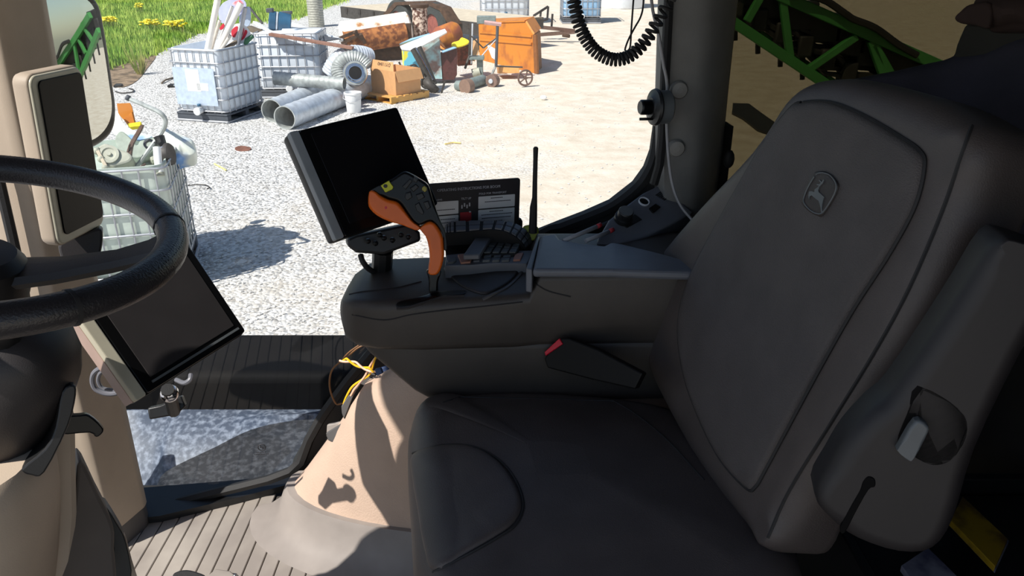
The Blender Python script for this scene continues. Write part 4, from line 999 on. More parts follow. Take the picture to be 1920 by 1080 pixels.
# grass bank
gb = [(140, 160), (205, 128), (240, 118), (285, 104), (320, 88), (375, 62), (440, 46), (500, 40), (560, 34), (605, 16), (640, 4), (660, -14), (400, -60), (0, -60), (-60, 120)]
MB().prism([gnd(x, y, .012) for x, y in sp2([(196, 132), (222, 121), (256, 112), (292, 104), (276, 128), (258, 150), (232, 163), (205, 158)], 3)], (0, 0, -.06)).build('bare_soil', pm('bare_soil', c(146, 124, 100), .95, col2=c(96, 80, 62), scale=5, detail=9), None, kind='structure', smooth=0)
MB().prism([gnd(x, y, .008) for x, y in sp2(gb, 3)], (0, 0, -.03)).build('grass_bank', soil_mat, None, kind='structure', smooth=0)
def inpoly(x, y, P):
    r = False; n = len(P)
    for i in range(n):
        x1, y1 = P[i]; x2, y2 = P[i - 1]
        if (y1 > y) != (y2 > y) and x < (x2 - x1) * (y - y1) / (y2 - y1) + x1: r = not r
    return r
gr = MB(); gpoly = sp2(gb, 3)
cnt = 0
while cnt < 42000:
    x, y = random.uniform(150, 660), random.uniform(-8, 170)
    if not inpoly(x, y, gpoly): continue
    cnt += 1
    p = gnd(x + random.gauss(0, 4), y + random.gauss(0, 2.5)); h = random.uniform(.07, .24) * (1.0 if random.random() < .85 else 1.6); wd = random.uniform(.014, .030)
    a = random.uniform(0, 6.28); dx, dy = math.cos(a) * wd, math.sin(a) * wd
    l = V((random.uniform(-.5, .5), random.uniform(-.5, .5), 0)) * h * .5
    gr.add([p + V((dx, dy, 0)), p - V((dx, dy, 0)), p + l + V((0, 0, h))], [(0, 1, 2)])
gr.build('grass', grass_mat, None, smooth=0, kind='stuff', label='tall bright green grass on the bank', cat='grass')
def clump(px_, py_, wpx_, lb, n=60, h=.5, seed=1):
    p = gnd(px_, py_); t = thing('flowering_weed', lb, 'flowers', p, 'yellow flowering weeds in the grass')
    rnd = random.Random(seed); sc = (p - CAM).length / FOC
    lf = MB(); fl_ = MB()
    for i in range(n):
        q = p + V((rnd.gauss(0, wpx_ * sc * .26), rnd.gauss(0, .12), 0)); hh = h * rnd.uniform(.7, 1.15)
        tp = q + V((rnd.uniform(-.08, .08), rnd.uniform(-.08, .08), hh))
        lf.tube([q, tp], .008, 4)
        fl_.ball(tp, (.06, .06, .035), 6, 4)
    lf.build('stems', weed_mat, t, kind='stuff'); fl_.build('blossoms', flower_yellow, t, kind='stuff')
clump(206, 56, 26, 'yellow flowering weed beside the wing mirror', 34, .38, 1)
clump(282, 62, 26, 'yellow flowering weed in the middle of the grass bank', 34, .38, 2)
clump(328, 66, 34, 'largest yellow flowering weed, nearest the white pipes', 50, .4, 3)
clump(264, 28, 14, 'small faint yellow flowering weed farthest up the bank', 16, .4, 4)
wd_ = MB(); p = gnd(263, 140)
for i in range(70):
    a = random.uniform(0, 6.28); l = random.uniform(.1, .3); h = random.uniform(.35, .75)
    b0 = p + V((math.cos(a), math.sin(a), 0)) * .05
    wd_.add([b0 + V((.015, 0, 0)), b0 - V((.015, 0, 0)), p + V((math.cos(a) * l, math.sin(a) * l, h))], [(0, 1, 2)])
wd_.build('grass_tuft', weed_mat, None, smooth=0, label='lone tuft of tall weed at the gravel edge', cat='weed', kind='stuff')
# ------------------------------------------------------------------ IBC totes
def make_tote(label, body, opened=False, group='caged totes in the yard', sx=1.0, sy=1.2, hh=1.02, plate=True):
    t = thing('caged_tote', label, 'tote', (0, 0, 0), group)
    def rr(x, y, r, z): return [V((a, b, z)) for a, b in rrect(x, y, r, 5)]
    z0 = .17
    rings = [rr(sx - .12, sy - .12, .08, z0 + .01), rr(sx - .05, sy - .05, .12, z0 + .05), rr(sx - .04, sy - .04, .12, z0 + hh * .5), rr(sx - .05, sy - .05, .12, z0 + hh - .06)]
    if opened:
        rings += [rr(sx - .05, sy - .05, .12, z0 + hh + .02), rr(sx - .08, sy - .08, .11, z0 + hh + .02), rr(sx - .10, sy - .10, .10, z0 + hh - .14)]
    else:
        rings += [rr(sx - .12, sy - .12, .10, z0 + hh), rr(.3, .3, .1, z0 + hh + .02), rr(.28, .28, .1, z0 + hh + .05)]
    MB().loft(rings).build('bottle', body, t, smooth=50)
    cg = MB(); hx, hy = sx / 2, sy / 2
    nz = 6
    for k in range(nz):
        z = z0 + .02 + (hh - .02) * k / (nz - 1)
        cg.tube([V((a, b, z)) for a, b in rrect(sx, sy, .07, 3)], .011, 5, closed=True)
    for i in range(7):
        f = -1 + 2 * (i + .5) / 7
        for s_ in (-1, 1):
            cg.tube([V((hx * f * .95, s_ * hy, z0)), V((hx * f * .95, s_ * hy, z0 + hh))], .009, 5)
            cg.tube([V((s_ * hx, hy * f * .95, z0)), V((s_ * hx, hy * f * .95, z0 + hh))], .009, 5)
    cg.build('cage', cage_steel, t, smooth=60)
    pb = MB(); pb.box((0, 0, .135), (sx, sy, .03))
    for s_ in (-1, 0, 1): pb.box((0, s_ * (hy - .06), .06), (sx, .10, .12))
    pb.build('pallet', pallet_dark, t, bevel=.006)
    pb = MB()
    for s_ in (-1, 1): pb.tube([V((-hx, s_ * hy, .02)), V((hx, s_ * hy, .02))], .018, 6); pb.tube([V((s_ * hx, -hy, .02)), V((s_ * hx, hy, .02))], .018, 6)
    pb.build('base_rail', cage_steel, t)
    v_ = MB(Matrix.Translation((.0, -hy - .03, .20)) @ Matrix.Rotation(math.radians(90), 4, 'X'))
    v_.lathe([(.05, -.04), (.05, .05), (.065, .055), (.065, .09), (.05, .095)], 14).build('valve', white_paint, t)
    MB(Matrix.Translation((.02, -hy - .06, .28))).lathe([(.03, 0), (.03, .04)], 10).build('valve_cap', teal, t)
    if plate:
        MB().box((-.03, -hy - .016, z0 + hh * .42), (.80, .006, .62)).build('info_plate', plate_blue, t)
        MB().box((-.05, -hy - .021, z0 + hh * .52), (.26, .003, .36)).build('label_sheet', white_paint, t)
        MB().box((.12, -hy - .021, z0 + hh * .42), (.22, .003, .12)).build('label_sheet', white_paint, t)
    return t
def place(t, x, y, rz, s=1.): t.location = gnd(x, y); t.rotation_euler = (0, 0, rz); t.scale = (s, s, s); return t
def ground_box(nearpx, rz, sx, sy, corner=(1, -1), s=1.):
    """centre of a box whose named bottom corner stands at the pixel"""
    p = gnd(*nearpx); off = Matrix.Rotation(rz, 4, 'Z') @ V((corner[0] * sx / 2 * s, corner[1] * sy / 2 * s, 0)); return p - off
t1 = make_tote('open white caged tote full of pipes and broken signs at the gravel edge', tote_white, True)
t1.location = ground_box((428, 232), -.28, 1.0, 1.2, s=1.04); t1.rotation_euler = (0, 0, -.28); t1.scale = (1.04,) * 3
t2 = make_tote('white caged tote behind the duct pipes with planks across its top', tote_white, False, plate=False, sx=1.2, sy=1.0)
t2.location = ground_box((606, 184), .04, 1.2, 1.0, s=1.06); t2.rotation_euler = (0, 0, .04); t2.scale = (1.06,) * 3
t3 = make_tote('scrap laden caged tote nearest the cab beside the front post', tote_pale, True, plate=False)
t3.location = ground_box((352, 545), .26, 1.0, 1.2); t3.rotation_euler = (0, 0, .26)
t4 = make_tote('white caged tote behind the orange skip', tote_white, False, plate=False)
t4.location = ground_box((996, 46), .05, 1.2, 1.0, s=1.6); t4.rotation_euler = (0, 0, .05); t4.scale = (1.75, 1.4, 1.4)
t5 = make_tote('pale blue caged tote standing alone beyond the coiled cord', tote_blue, False, plate=False); t5.location = ground_box((1128, 44), .02, 1.2, 1.0, s=1.25); t5.rotation_euler = (0, 0, .02); t5.scale = (1.4, 1.2, 1.35)
# far white tank
wt = thing('storage_tank', 'large round white tank at the far edge of the yard', 'tank', gnd(1166, 20))
TM = Matrix.Translation(gnd(1166, 14))
MB(TM).lathe([(.95, 0), (1.0, .06), (1.0, 1.9), (.9, 2.1), (.3, 2.3)], 32).build('shell', tote_white, wt, smooth=50)
MB(TM).lathe([(1.01, .9), (1.02, .92), (1.02, .98), (1.01, 1.0)], 32, cap=False).build('band', tote_blue, wt)
# scrap in the first tote --------------------------------------------------
def rod(name, lb, cat, a, b, Y0, Y1, r, m_, group=None, capm=None):
    p, q = at(*a, Y=Y0), at(*b, Y=Y1)
    t = thing(name, lb, cat, p, group)
    MB().tube([p, q], r, 12).build('pipe', m_, t)
    d = (q - p).normalized()
    MB().tube([q - d * .01, q + d * .004], r * .8, 12).build('bore', pallet_dark, t)
    return t
YT = t1.location.y
rod('plastic_pipe', 'tallest white pipe, leftmost in the open tote', 'pipe', (386, 110), (414, -30), YT - .15, YT - .1, .055, pvc, 'pipes in the open tote')
rod('plastic_pipe', 'off white pipe second from the grass in the open tote', 'pipe', (393, 105), (412, 38), YT, YT + .1, .03, pvc_old, 'pipes in the open tote')
rod('plastic_pipe', 'thin white pipe crossing the lilac sheet in the open tote', 'pipe', (402, 104), (436, 12), YT, YT + .1, .028, pvc, 'pipes in the open tote')
rod('plastic_pipe', 'thick white pipe leaning over the red striped sign', 'pipe', (404, 105), (452, 6), YT - .2, YT, .055, pvc, 'pipes in the open tote')
rod('plastic_pipe', 'short grey white pipe low in the open tote', 'pipe', (408, 104), (432, 66), YT - .25, YT - .2, .03, pvc_old, 'pipes in the open tote')
rod('grey_post', 'upright thin grey post standing before the red sign', 'post', (446, 88), (460, 14), YT + .1, YT + .1, .035, cage_steel)
def sheet(name, lb, cat, px_, Y, n, th, m_, bevel=.004, sm=True, P0=None, group=None):
    P0 = P0 or at(px_[0][0], px_[0][1], Y=Y); n = V(n).normalized()
    return MB().slab(sp2(px_, 3) if sm else px_, P0, n, th).build(name, m_, None, bevel=bevel, label=lb, cat=cat, smooth=50, group=group)
sheet('broken_sign', 'torn lilac white sheet standing among the pipes', 'sign', [(412, 14), (424, 2), (450, -4), (462, 10), (448, 30), (430, 36), (418, 44), (410, 34)], YT + .35, (.1, -1, .1), .03, sign_lilac)
st_ = thing('broken_sign', 'round white sign with red stripes in the open tote', 'sign', at(448, 64, Y=YT + .2))
SP = at(448, 64, Y=YT + .2); sn_ = V((.15, -1, .3)).normalized()
MB().slab(sp2([(432, 60), (436, 48), (450, 44), (464, 52), (470, 66), (464, 78), (450, 82), (436, 74)], 3), SP, sn_, .03).build('panel', white_paint, st_)
MB().slab(sp2([(434, 58), (440, 51), (446, 50), (444, 62), (440, 70), (435, 68)], 3), SP, sn_, .01, lift=.006).build('stripe', sign_red, st_)
MB().slab(sp2([(453, 51), (458, 54), (455, 66), (450, 72), (451, 62)], 3), SP, sn_, .01, lift=.006).build('stripe', sign_red, st_)
MB().slab(sp2([(460, 56), (464, 60), (458, 72), (451, 76), (456, 66)], 3), SP, sn_, .01, lift=.006).build('stripe', sign_red, st_)
sheet('broken_sign', 'small white sign scrap with red mark by the thick pipe', 'sign', [(412, 52), (418, 44), (421, 48), (418, 54), (413, 56)], YT - .32, (.1, -1, .2), .02, sign_red)
sheet('broken_sign', 'pale sign scrap with red print at the pipe tops', 'sign', [(436, 6), (448, 0), (456, 6), (452, 14), (440, 10)], YT + .3, (0, -1, .2), .02, pm('pink_print', c(240, 190, 196), .5, col2=c(214, 60, 80), scale=9))
sheet('grey_plate', 'bluish grey bent plate behind the grey post', 'plate', [(452, 20), (466, 12), (470, 26), (468, 46), (456, 50), (448, 40)], YT + .45, (.2, -1, .2), .05, plate_blue)
sheet('wood_board', 'weathered board end sticking out of the open tote', 'board', [(404, 101), (438, 76), (442, 80), (412, 102)], YT - .35, (0, -.6, .8), .04, wood_dark)
gl_ = thing('lever', 'small dark green lever over the tote rim', 'lever', at(464, 78, Y=YT + .1))
MB().tube([at(459, 84, Y=YT + .1), at(463, 76, Y=YT + .1), at(474, 67, Y=YT + .1)], [.03, .05, .035], 8).build('handle', pm('dark_green', c(40, 96, 66), .5), gl_)
# on the second tote -------------------------------------------------------
Y2 = t2.location.y
def plank(lb, a, b, Y0, Y1, wd, th, m_, grp=None, nm='wood_plank', cat='plank'):
    p, q = at(*a, Y=Y0), at(*b, Y=Y1); d = (q - p).normalized(); s_ = V((0, 1, 0)); s_ = (s_ - d * s_.dot(d)).normalized(); u = d.cross(s_)
    r0 = [p + s_ * wd / 2 + u * th / 2, p - s_ * wd / 2 + u * th / 2, p - s_ * wd / 2 - u * th / 2, p + s_ * wd / 2 - u * th / 2]
    return MB().loft([r0, [v_ + (q - p) for v_ in r0]]).build(nm, m_, None, smooth=0, bevel=.004, label=lb, cat=cat, group=grp)
plank('long rust brown plank lying across the second tote', (506, 64), (662, 90), Y2 - .62, Y2 - .75, .16, .05, pm('brown_plank', c(150, 110, 94), .8, var=.2), 'planks on the second tote')
plank('white plank end leaning on the second tote', (478, 42), (512, 62), Y2 + .2, Y2 - .2, .1, .05, white_paint, 'planks on the second tote')
plank('white board behind the blue drum on the second tote', (544, 44), (640, 76), Y2 + .8, Y2 + .5, .2, .05, white_paint, 'planks on the second tote')
plank('short mossy timber baulk at the second tote corner', (466, 52), (512, 70), Y2 + .1, Y2 - .1, .18, .09, wood_dark, 'planks on the second tote')
plank('thin dark branch leaning beside the tote pipes', (468, 14), (492, 44), Y2 + .4, Y2 + .2, .04, .04, boom_black, None, 'branch', 'branch')
sheet('steel_sheet', 'flat grey steel sheet on the second tote top', 'sheet', [(512, 70), (560, 78), (598, 78), (640, 72), (560, 60), (520, 58)], Y2 - .2, (0, -.35, 1), .02, pallet_dark, sm=False)
bd_ = thing('blue_drum', 'dark teal motor drum lying on the second tote', 'drum', at(522, 42, Y=Y2))
DA, DB = at(504, 38, Y=Y2), at(546, 44, Y=Y2 + .1)
dd = (DB - DA)
MB().tube([DA, DA + dd * .04, DA + dd * .3, DA + dd * .32, DA + dd * .42, DA + dd * .44, DA + dd * .96, DB], [.14, .19, .19, .16, .16, .20, .20, .16], 18).build('drum', teal, bd_, smooth=40)
MB().tube([DA + dd * .33, DA + dd * .40], .19, 18).build('band', galv, bd_)
MB().box(DA + dd * .12 + V((0, -.02, .2)), (.13, .12, .08)).build('terminal_box', pallet_dark, bd_, bevel=.01)
MB().box(DA + dd * .85 + V((0, 0, .2)), (.2, .12, .06)).build('terminal_box', pallet_dark, bd_, bevel=.01)
# ------------------------------------------------------------------ ducts
def duct(lb, a, b, ra, rb, h0, h1, mat=galv, rings_=14, sq=1., grp='galvanised duct pipes'):
    p, q = gnd(a[0], a[1], 0), gnd(b[0], b[1], 0); p = V((p.x, p.y, G + h0)); q = V((q.x, q.y, G + h1))
    t = thing('duct_pipe', lb, 'duct', p, grp); d = (q - p).normalized(); s_ = d.cross(V((0, 0, 1))).normalized(); u = s_.cross(d)
    R = []; n = 26
    for i in range(rings_ * 4 + 1):
        f = i / (rings_ * 4); r_ = ra + (rb - ra) * f + (.006 if i % 4 == 0 else 0)
        R.append([p + (q - p) * f + s_ * r_ * math.cos(2 * math.pi * j / n) + u * r_ * sq * math.sin(2 * math.pi * j / n) for j in range(n)])
    inn = []
    for f in (1.0, 0.0):
        r_ = (ra + (rb - ra) * f) - .012
        inn.append([p + (q - p) * f + s_ * r_ * math.cos(2 * math.pi * j / n) + u * r_ * sq * math.sin(2 * math.pi * j / n) for j in range(n)])
    MB().loft(R + [inn[0]], cap=False).build('tube', mat, t, smooth=60)
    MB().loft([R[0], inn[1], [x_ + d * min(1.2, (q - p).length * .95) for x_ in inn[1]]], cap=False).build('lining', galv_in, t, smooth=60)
    return t
duct('long galvanised duct pipe with its open end nearest the display monitor', (536, 243), (694, 178), .20, .20, .20, .20)
duct('long galvanised duct pipe lying behind the front one', (512, 229), (668, 162), .20, .20, .20, .20)
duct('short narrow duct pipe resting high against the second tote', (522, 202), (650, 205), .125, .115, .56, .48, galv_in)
du = thing('duct_elbow', 'corrugated galvanised duct elbow curving over the pipe pile', 'duct', gnd(640, 190))
YD = gnd(640, 185).y
P = spline([at(690, 110, Y=YD + .3), at(676, 106, Y=YD + .15), at(655, 106, Y=YD), at(634, 118, Y=YD - .1), at(622, 140, Y=YD - .1)], 10)
MB().tube(P, [.205 + (.012 if i % 2 else 0) for i in range(len(P))], 22).build('bend', galv, du, smooth=20)
P = spline([at(640, 150, Y=YD - .5), at(636, 128, Y=YD - .4), at(650, 112, Y=YD - .35), at(672, 112, Y=YD - .3), at(688, 126, Y=YD - .3)], 10)
MB().tube(P, [.15 + (.012 if i % 2 else 0) for i in range(len(P))], 20).build('flexible_hose', galv_in, du, smooth=20)
fl_ = thing('duct_collar', 'bright ring collar with dark bore at the elbow end', 'duct', at(666, 138, Y=YD - .6))
FM = frame(at(666, 137, Y=YD - .65), (.25, -1, .25)) @ Matrix.Rotation(math.radians(90), 4, 'X')
MB(FM).lathe([(.24, -.30), (.24, -.02), (.225, .0), (.16, .0), (.145, .06), (.125, .06), (.12, -.2)], 28, cap=False).build('collar', chrome, fl_, smooth=40)
MB(FM).lathe([(.122, -.20), (.122, -.18)], 24).build('bore', pallet_dark, fl_)
MB(FM).lathe([(.22, .002), (.225, .012), (.19, .012), (.185, .002)], 28, cap=False).build('rim_band', galv_in, fl_)
duu = thing('culvert_pipe', 'upright corrugated grey pipe standing before the grass', 'pipe', gnd(594, 50))
CM_ = Matrix.Translation(gnd(594, 50)); pr_ = []
for i in range(25): pr_.append((.27 + (.012 if i % 2 else 0), 1.0 * i / 24))
MB(CM_).lathe(pr_ + [(.25, 1.0), (.25, .4)], 24, cap=False).build('pipe', pm('grey_culvert', c(170, 168, 156), .5, .2, var=.2), duu, smooth=20)
MB(CM_).lathe([(.26, .4), (.26, .42)], 24).build('bore_base', galv_in, duu)  # disc closing the pipe bore
bu = thing('bucket', 'white plastic bucket standing by the duct pipes', 'bucket', gnd(664, 212))
BM = Matrix.Translation(gnd(664, 210))
MB(BM).lathe([(.125, 0), (.13, .01), (.155, .34), (.165, .34), (.165, .37), (.15, .37), (.12, .03)], 24, cap=False).build('pail', white_paint, bu, smooth=50)
MB(BM).lathe([(.12, .02), (.12, .03)], 20).build('base', white_paint, bu)
MB(BM).tube([V((.165, 0, .34)), V((.17, -.08, .27)), V((.06, -.16, .22)), V((-.06, -.16, .22)), V((-.17, -.08, .27)), V((-.165, 0, .34))], .005, 5).build('handle', cage_steel, bu)
# ------------------------------------------------------------------ cardboard carton on a pallet
pz = .36; pc = ground_box((747, 197), pz, 1.0, 1.0, (0, -1), s=.9)
pc = gnd(744, 184); pz = -.72
PMx = Matrix.Translation(pc) @ Matrix.Rotation(pz, 4, 'Z')
pt_ = thing('wood_pallet', 'yellow brown wooden pallet under the cardboard carton', 'pallet', pc)
for i in range(6): MB(PMx).box((0, -.45 + i * .18, .125), (.86, .12, .022)).build('deck_board', wood, pt_, smooth=0)
for i in range(3): MB(PMx).box((-.40 + .40 * i, 0, .065), (.05, 1.02, .095)).build('stringer', wood, pt_, smooth=0)
for i in range(3): MB(PMx).box((0, -.44 + .44 * i, .01), (.86, .1, .02)).build('bottom_board', wood, pt_, smooth=0)
ct = thing('cardboard_carton', 'brown cardboard carton with upside down lettering on a pallet', 'carton', pc + V((0, 0, .137)))
CMx = PMx @ Matrix.Translation((-.02, .02, .138))
cw, cd, chh = .74, .66, .46
for ce, sz in (((0, -cd / 2, chh / 2), (cw, .008, chh)), ((0, cd / 2, chh / 2), (cw, .008, chh)), ((-cw / 2, 0, chh / 2), (.008, cd, chh)), ((cw / 2, 0, chh / 2), (.008, cd, chh)), ((0, 0, .004), (cw, cd, .008))):
    MB(CMx).box(ce, sz).build('side', cardboard, ct, smooth=0)
MB(CMx).prism([V((-cw / 2, -cd / 2, chh)), V((cw / 2 - .04, -cd / 2, chh)), V((cw / 2 - .1, -cd / 2 + .05, chh + .16)), V((-cw / 2 + .02, -cd / 2 + .05, chh + .16))], (0, .008, .004)).build('flap', cardboard, ct, smooth=0)
MB(CMx).prism([V((cw / 2, -cd / 2, chh)), V((cw / 2, cd / 2, chh)), V((cw / 2 + .09, cd / 2, chh - .2)), V((cw / 2 + .09, -cd / 2, chh - .2))], (.006, 0, .006)).build('flap', cardboard, ct, smooth=0)
text('lettering', 'DY11840', CMx @ Matrix.Translation((.02, -cd / 2 + .037, chh + .135)) @ Matrix.Rotation(math.radians(180), 4, 'Y') @ Matrix.Rotation(math.radians(16), 4, 'X'), .10, carton_ink, ct, align='CENTER')
# ------------------------------------------------------------------ rusty tank and column
TKa, TKb = at(640, 70, Y=21.6), at(768, 50, Y=22.2)
tt = thing('rusty_tank', 'long rusty cylindrical tank with a white sunlit back', 'tank', (TKa + TKb) / 2)
d = (TKb - TKa)
MB().tube([TKa - d * .01, TKa, TKa + d * .03, TKa + d * .97, TKb, TKb + d * .015], [.17, .32, .39, .39, .32, .17], 28).build('shell', tank_sunlit, tt, smooth=40)
u_ = V((0, -.25, -.12))
MB().tube([TKa + d * .06 + u_, TKb - d * .05 + u_], .30, 24).build('rust_belly', rust, tt, smooth=60)
MB().tube([TKa + d * .35 + V((0, .1, -.75)), TKb - d * .06 + V((0, .1, -.70))], .34, 22).build('underframe', rust_dark, tt, smooth=60)
MB().box(TKb - d * .02 + V((0, -.35, -.12)), (.24, .2, .5)).build('bracket', rust_dark, tt, bevel=.03)
rcp = at(789, 70, Y=22.5); rcp.z = G
rc = thing('rusty_post', 'thick flaky rusty post beside the trailer wheel', 'post', rcp)
RM = Matrix.Translation(rcp)
MB(RM).lathe([(.20, 0), (.20, .1), (.21, .3), (.195, .6), (.205, .9), (.2, 1.28), (.12, 1.29)], 16).build('pipe', rust_flaky, rc, smooth=50)
MB(RM).lathe([(.24, 1.26), (.25, 1.28), (.25, 1.34), (.23, 1.35)], 16).build('cap_flange', rust_dark, rc)
sc_ = thing('scrap_frame', 'small rusted frame scrap before the white tank end', 'frame', at(660, 74, Y=21))
for a, b in (((640, 82), (676, 64)), ((636, 72), (670, 58)), ((664, 60), (682, 76)), ((648, 84), (640, 70)), ((676, 64), (684, 80))):
    MB().tube([at(*a, Y=21), at(*b, Y=21.2)], .05, 4).build('bar', rust_dark, sc_, smooth=0)
# ------------------------------------------------------------------ trailer
tr = thing('flatbed_trailer', 'flatbed trailer with pale plank deck and dark angular fender', 'trailer', gnd(770, 60))
D0, D1 = at(640, 12, Z=G + .85), at(900, 43, Z=G + .85)
dx = (D1 - D0); dl = dx.length; dx.normalize(); dy_ = V((-dx.y, dx.x, 0))
if dy_.y < 0: dy_ = -dy_
for i in range(8):
    a = D0 + dy_ * (.30 * i); MB().prism([a, a + dx * dl, a + dx * dl + dy_ * .285, a + dy_ * .285], (0, 0, -.05)).build('plank', wood_grey, tr, smooth=0)
MB().prism([D0 - dy_ * .04, D0 + dx * dl - dy_ * .04, D0 + dx * dl - dy_ * .04 + V((0, 0, -.34)), D0 - dy_ * .04 + V((0, 0, -.34))], dy_ * .06 + V((0, 0, -.0))).build('side_rail', iron, tr, smooth=0)
MB().prism([D0 + dx * (dl - .06) , D0 + dx * dl, D0 + dx * dl + V((0, 0, -.3)), D0 + dx * (dl - .06) + V((0, 0, -.3))], dy_ * 2.4).build('end_rail', iron, tr, smooth=0)
for i in range(9):
    MB().box(D0 + dx * (dl * (i + .5) / 9) - dy_ * .07 + V((0, 0, -.10)), (.07, .06, .14)).build('stake_pocket', iron, tr)
def wheel(px_, py_, Y, r, tw, hubm, axis, parent, spk=0):
    p = at(px_, py_, Y=Y); q = V(axis).normalized()
    M = Matrix.Translation(p) @ q.to_track_quat('Z', 'Y').to_matrix().to_4x4()
    MB(M).lathe([(r * .5, -tw / 2), (r * .9, -tw / 2), (r, -tw * .3), (r, tw * .3), (r * .9, tw / 2), (r * .5, tw / 2), (r * .48, tw * .3)], 32, cap=False).build('tyre', tyre, parent, smooth=40)
    MB(M).lathe([(r * .5, tw * .3), (r * .46, tw * .2), (r * .36, tw * .12), (r * .30, tw * .30), (r * .12, tw * .34)], 24).build('wheel_hub', hubm, parent, smooth=40)
ax = -dy_
SP0 = D0 - dy_ * .20
for wx_, wy_ in ((750, 40), (816, 47)):
    wc_ = onpl(wx_, wy_, SP0, -dy_); wheel(wx_, wy_, wc_.y, min(.62, wc_.z - G), .28, hub_red, ax, tr)
fd = [(718, 26), (740, 4), (800, 2), (830, 14), (850, 46), (842, 48), (824, 20), (798, 8), (744, 10), (726, 30)]
FP = SP0 - dy_ * .16
MB().slab(fd, FP, ax, .30).build('fender', rust_dark, tr, smooth=0)
tn = MB()
for a, b in (((1000, 66), (1078, 60)), ((1005, 50), (1078, 58))): tn.tube([at(*a, Y=25.5), at(*b, Y=25.5)], .07, 4)
tn.build('tongue', brown_steel, tr, smooth=0)
ut = MB()
for a, b in (((1000, 30), (1028, 12)), ((1028, 12), (1026, 38)), ((1014, 22), (1012, 44)), ((1002, 44), (1026, 36)), ((1036, 26), (1034, 52))): ut.tube([at(*a, Y=26), at(*b, Y=26)], .045, 4)
ut.build('tongue_frame', iron, tr, smooth=0)
MB().tube([at(1055, 66, Y=25.3), at(1068, 68, Y=25.2)], .05, 8).build('coupler', rust_dark, tr)
# ------------------------------------------------------------------ orange skip
sk = thing('orange_skip', 'big orange steel skip with chamfered lid beside the trailer', 'skip', gnd(950, 130))
SA, SB, SC = gnd(899, 112), gnd(1003, 138), gnd(1020, 122)
ex = (SB - SA); Lx = ex.length; ex.normalize(); ez = V((0, 0, 1)); ey = (SC - SB); Ly = max(1.0, ey.length); ey.normalize()
sn2 = ex.cross(ez)
if sn2.y > 0: sn2 = -sn2
fp = [(897, 44), (985, 41), (1000, 65), (1003, 138), (990, 136), (940, 124), (899, 112)]
back = ey * .95
F_ = [onpl(x, y, SA, sn2) for x, y in fp]
MB().prism(F_, back).build('body', skip_orange, sk, smooth=0, bevel=.015)
top_ = [onpl(x, y, SA, sn2) for x, y in [(897, 44), (985, 41), (1000, 65)]]
MB().prism([top_[1], top_[2], top_[2] + back + V((0, 0, .02)), top_[1] + back + V((0, 0, .02))], V((.03, 0, .03))).build('chamfer_lid', skip_orange, sk, smooth=0)
for y0_, y1_ in ((60, 64), (74, 78)):
    MB().prism([onpl(x, y, SA, sn2) + sn2 * .03 for x, y in [(900, y0_ - 2), (998, y0_ + 6), (998, y1_ + 6), (900, y1_ - 2)]], -sn2 * .05).build('rib', skip_orange, sk, smooth=0)
MB().prism([onpl(x, y, SA, sn2) + sn2 * .02 for x, y in [(1000, 65), (1006, 65), (1009, 138), (1003, 138)]], -sn2 * .05).build('corner_post', skip_shaded, sk, smooth=0)
e_ = [onpl(1000, 66, SA, sn2), onpl(1003, 138, SA, sn2)]
MB().prism([e_[0] + ex * .012, e_[1] + ex * .012, e_[1] + ex * .012 + back, e_[0] + ex * .012 + back], ex * .012).build('end_panel', skip_shaded, sk, smooth=0)
MB().prism([F_[0] + sn2 * .02, F_[1] + sn2 * .02, F_[1] + back - sn2 * .02 + V((0, 0, .0)), F_[0] + back + V((0, 0, 0))], (0, 0, .03)).build('lid', skip_orange, sk, smooth=0)
# ------------------------------------------------------------------ painted panel, barrel, boxes, jack
YP = gnd(800, 158).y
pp = thing('painted_cabinet', 'blue and yellow painted sheet metal cabinet leaning under a white lid', 'cabinet', gnd(795, 155))
pn = V((.25, -1, .12)).normalized(); PP = at(800, 140, Y=YP)
MB().slab([(756, 95), (775, 90), (800, 90), (800, 136), (780, 130), (759, 134)], PP, pn, .3).build('painted_side', sheet_paint, pp, smooth=0)
MB().slab([(786, 88), (824, 70), (829, 148), (800, 146), (796, 120)], PP, pn, .35, lift=.02).build('rusted_side', sheet_rust, pp, smooth=0)
MB().slab([(750, 86), (815, 60), (834, 54), (838, 60), (775, 95), (754, 93)], at(790, 76, Y=YP - .15), V((.1, -.75, .6)), .05).build('top_sheet', white_paint, pp, smooth=0)
MB().slab([(749, 82), (800, 66), (806, 62), (770, 72)], at(780, 76, Y=YP + .1), V((.1, -.6, .8)), .04).build('blue_sheet', tote_blue, pp, smooth=0)
br_ = thing('steel_drum', 'brown and orange steel drum half lying behind the cabinet', 'drum', at(842, 70, Y=YP + .6))
MB().tube([at(822, 76, Y=YP + .6), at(826, 72, Y=YP + .62), at(852, 62, Y=YP + .9), at(858, 60, Y=YP + .95)], [.22, .26, .26, .21], 24).build('barrel', barrel_brown, br_, smooth=40)
MB().tube([at(838, 68, Y=YP + .75), at(841, 67, Y=YP + .77)], .268, 24).build('hoop', barrel_brown, br_)
yt = sheet('yellow_tray', 'bright yellow curved tray behind the rusty red box', 'tray', [(848, 80), (860, 76), (866, 70), (879, 76), (876, 82), (862, 87), (848, 88)], YP + .3, (.1, -.8, .6), .05, yellow_paint)
mb_ = thing('maroon_box', 'dark maroon steel box standing beside the painted cabinet', 'box', gnd(842, 150))
MB().slab([(828, 100), (857, 90), (857, 140), (852, 150), (829, 150)], at(842, 148, Y=YP + .1), V((.2, -1, .1)), .4).build('shell', maroon, mb_, smooth=0, bevel=.01)
